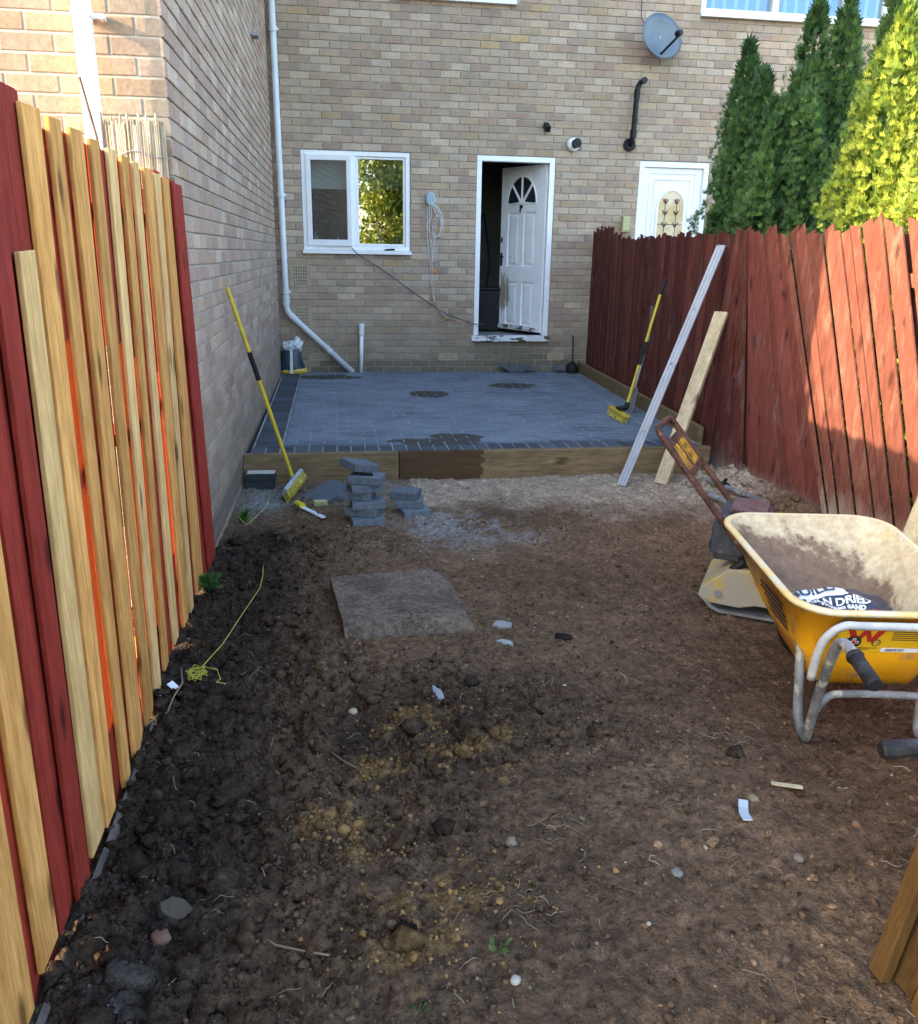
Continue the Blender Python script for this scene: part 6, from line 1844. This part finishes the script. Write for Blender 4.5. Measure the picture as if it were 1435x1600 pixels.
def bag_text(s, size, x0, y0, mt, name, stretch=1.0, slope=0.0):
    V, F = text_polys(s, size, .0, .0015)
    m_ = MB(); m_.add([on_bag(x0 + p[0] * stretch, y0 + p[1] + slope * p[0], .0075) for p in V], F); m_.build(name, mt, sk, local=True)
def bag_patch(poly, mt, name, d):
    m_ = MB(); m_.add([on_bag(x, y, d) for x, y in poly], [tuple(range(len(poly)))]); m_.build(name, mt, sk, local=True)
def bag_grid(x0, x1, y0, y1, mt, name, d, n=8):
    m_ = MB(); gg = [on_bag(x0 + (x1 - x0) * i / n, y0 + (y1 - y0) * j / n, d) for j in range(n + 1) for i in range(n + 1)]
    m_.add(gg, [(j * (n + 1) + i, j * (n + 1) + i + 1, (j + 1) * (n + 1) + i + 1, (j + 1) * (n + 1) + i) for j in range(n) for i in range(n)]); m_.build(name, mt, sk, smooth=True, local=True)
bag_grid(-.187, .02, .030, .125, M_white_print, 'white_band', .002)
bag_text('BUILD', .058, -.178, .050, M_navy, 'lettering', 1.0)
bag_text('KILN DRIED', .042, -.135, -.005, M_white_print, 'lettering', 1.0, -.08)
bag_text('PAVING SAND', .024, -.09, -.036, M_white_print, 'lettering', 1.0, -.05)
bag_grid(.03, .16, -.12, -.045, M_maroon, 'maroon_panel', .0025)
bag_grid(-.10, .015, -.115, -.055, M_white_print, 'white_label', .0035)
m_ = MB()
for k in range(4): m_.add([on_bag(-.09, -.065 - .012 * k, .006), on_bag(.0, -.065 - .012 * k, .006), on_bag(.0, -.068 - .012 * k, .006), on_bag(-.09, -.068 - .012 * k, .006)], [(0, 1, 2, 3)])
m_.build('label_print', M_black_print, sk, local=True)

# ------------------------------------------------------------------ plate compactor
pc = empty('plate_compactor', (2.78, -6.85, -.225), math.radians(-122), 'rusty handled plate compactor with yellow base behind the wheelbarrow', 'plate compactor')
O = dict(local=True)
mb = MB()
prof = [(-.318, .062), (-.285, .022), (-.24, .004), (.21, .004), (.26, .022), (.30, .062), (.29, .068), (.25, .036), (.205, .018), (-.235, .018), (-.275, .036), (-.308, .068)]
nn = len(prof)
V = [(-.21, p[0], p[1]) for p in prof] + [(.21, p[0], p[1]) for p in prof]
half = nn // 2
F = [(i, (i + 1) % nn, (i + 1) % nn + nn, i + nn) for i in range(nn)]
F += [(i, nn - 1 - i, nn - 2 - i, i + 1) for i in range(half - 1)] + [(i + nn, i + 1 + nn, nn - 2 - i + nn, nn - 1 - i + nn) for i in range(half - 1)]
mb.add(V, F); mb.build('base_plate', M_steel, pc, **O)
mb = MB(); pr = [(-.31, .045), (-.345, .075), (-.335, .12), (-.22, .225), (-.06, .24), (.10, .23), (.24, .17), (.29, .10), (.25, .045), (.14, .04), (.08, .062), (-.08, .062), (-.15, .04)]
mb.add([(-.205, p[0], p[1]) for p in pr] + [(.205, p[0], p[1]) for p in pr], [tuple(range(len(pr)))[::-1], tuple(len(pr) + k for k in range(len(pr)))] + [(i, (i + 1) % len(pr), (i + 1) % len(pr) + len(pr), i + len(pr)) for i in range(len(pr))])
cs = mb.build('casing', M_compyellow, pc, bevel=.008, **O)
for yb_ in (-.22, .14):
    mb = MB(); mb.tube([(.204, yb_ - .03, .10), (.217, yb_ - .03, .10)], .018, 12); mb.build('bolt', M_steel, cs, **O)
mb = MB(); mb.tube([(.204, -.05, .185), (.214, -.05, .185)], [.030, .026], 14); mb.build('lifting_eye', M_engine, cs, **O)
eng = MB(); eng.lohi((-.13, -.17, .235), (.13, .13, .36)); eng = eng.build('engine', M_engine, pc, bevel=.012, **O)
mb = MB()
for k in range(9): mb.lohi((-.14, -.01 + .016 * k, .27), (.145, -.004 + .016 * k, .42))
mb.build('cooling_fin', M_engine, eng, **O)
mb = MB(); mb.lohi((-.01, -.315, .285), (.165, -.165, .43)); mb.lohi((.0, -.325, .30), (.155, -.316, .34)); mb.build('air_filter', M_engine, eng, bevel=.012, **O)
mb = MB(); mb.lohi((.005, -.3, .250), (.150, -.172, .2845)); mb.build('filter_bowl', M_engine, eng, bevel=.01, **O)
mb = MB(); mb.lohi((-.145, -.295, .4305), (.155, -.06, .475)); mb.build('fuel_tank', M_engine, eng, bevel=.016, **O)
mb = MB(); mb.lohi((-.12, -.25, .4755), (.11, -.08, .500)); mb.build('engine_cover', M_enginered, eng, bevel=.008, **O)
mb = MB()
for k in range(8): mb.lohi((.1105, -.235 + .02 * k, .482), (.1125, -.223 + .02 * k, .496))
mb.build('vent_slot', M_dark, eng, **O)
mb = MB(); mb.tube([(.13, .0, .33), (.175, .0, .33), (.185, .0, .33)], [.085, .085, .06], 20); mb.build('starter_cover', M_enginered, eng, **O)
mb = MB()
for k in range(3): mb.tube([(.188, .0, .33 + .0), (.19, .0, .33)], [.055 - .018 * k, .050 - .018 * k], 18)
mb.tube([(.15, -.10, .24), (.17, -.16, .26), (.17, -.2, .22), (.16, -.21, .16)], .02, 8); mb.build('hose', M_black, eng, **O)
mb = MB()
hp = smooth_path([(.180, .02, .105), (.180, -.29, .475), (.180, -.565, .80), (.172, -.598, .838), (.13, -.615, .858), (-.13, -.615, .858), (-.172, -.598, .838), (-.180, -.565, .80), (-.180, -.29, .475), (-.180, .02, .105)], 5)
mb.tube(hp, .0155, 10); hd = mb.build('handle', M_rust, pc, smooth=True, **O)
a_, b_ = np.array((0, -.435, .648)), np.array((0, -.56, .795)); dv = (b_ - a_) / np.linalg.norm(b_ - a_); nv = np.array((0, dv[2] * -1, dv[1])); nv = -nv if nv[2] < 0 else nv
mb = MB(); mb.box((a_ + b_) / 2, (.345, .004, np.linalg.norm(b_ - a_) + .02), np.stack([np.array((1., 0, 0)), nv, dv], 1)); mb.build('name_plate', M_rust, hd, **O)
V, F = text_polys('WP 1550', .11, .0, .003); mx = max(p[0] for p in V); my = max(p[1] for p in V)
# lettering on the side of the plate that faces the camera (local +X to -X, upright)
mb = MB(); 
for sgn in (1,):
    mb.add([tuple((a_ + b_) / 2 + np.array((1., 0, 0)) * (.15 - .30 * p[0] / mx) + dv * (p[1] / my - .5) * .135 + nv * .0035 * sgn) for p in V], F)
mb.build('lettering', plain('handle_print', (.62, .34, .02), .6), hd, **O)
mb = MB()
for s in (-1, 1): mb.tube([(s * .175, .02, .115), (s * .21, .02, .115)], .03, 12)
mb.build('rubber_mount', M_rubber, pc, **O)

# ------------------------------------------------------------------ gate boards at the right edge
gt = empty('gate', (1.93, -9.1, -.2), 0, 'end boards of a brown timber gate at the lower right', 'gate')
def gboard(x, y, w, tk, h, lean, z0):
    mb = MB(); mb.hexa([(x, y, z0), (x + tk, y, z0), (x + tk, y + w, z0), (x, y + w, z0)], [(x + lean * h, y, z0 + h), (x + tk + lean * h, y, z0 + h), (x + tk + lean * h, y + w, z0 + h), (x + lean * h, y + w, z0 + h)])
    mb.build('board', M_gatewood, gt, bevel=.003)
gboard(1.888, -8.985, .045, .03, 1.2, .16, -.20)
gboard(1.935, -9.03, .075, .022, 1.2, .16, -.21)
gboard(1.918, -9.12, .075, .030, 1.2, .16, -.23)
gboard(1.955, -9.25, .11, .022, 1.2, .16, -.23)
mb = MB(); mb.hexa([(1.975, -9.6, .05), (2.02, -9.6, .05), (2.02, -8.95, .05), (1.975, -8.95, .05)], [(1.985, -9.6, .12), (2.03, -9.6, .12), (2.03, -8.95, .12), (1.985, -8.95, .12)]); mb.build('rail', M_gatewood, gt)
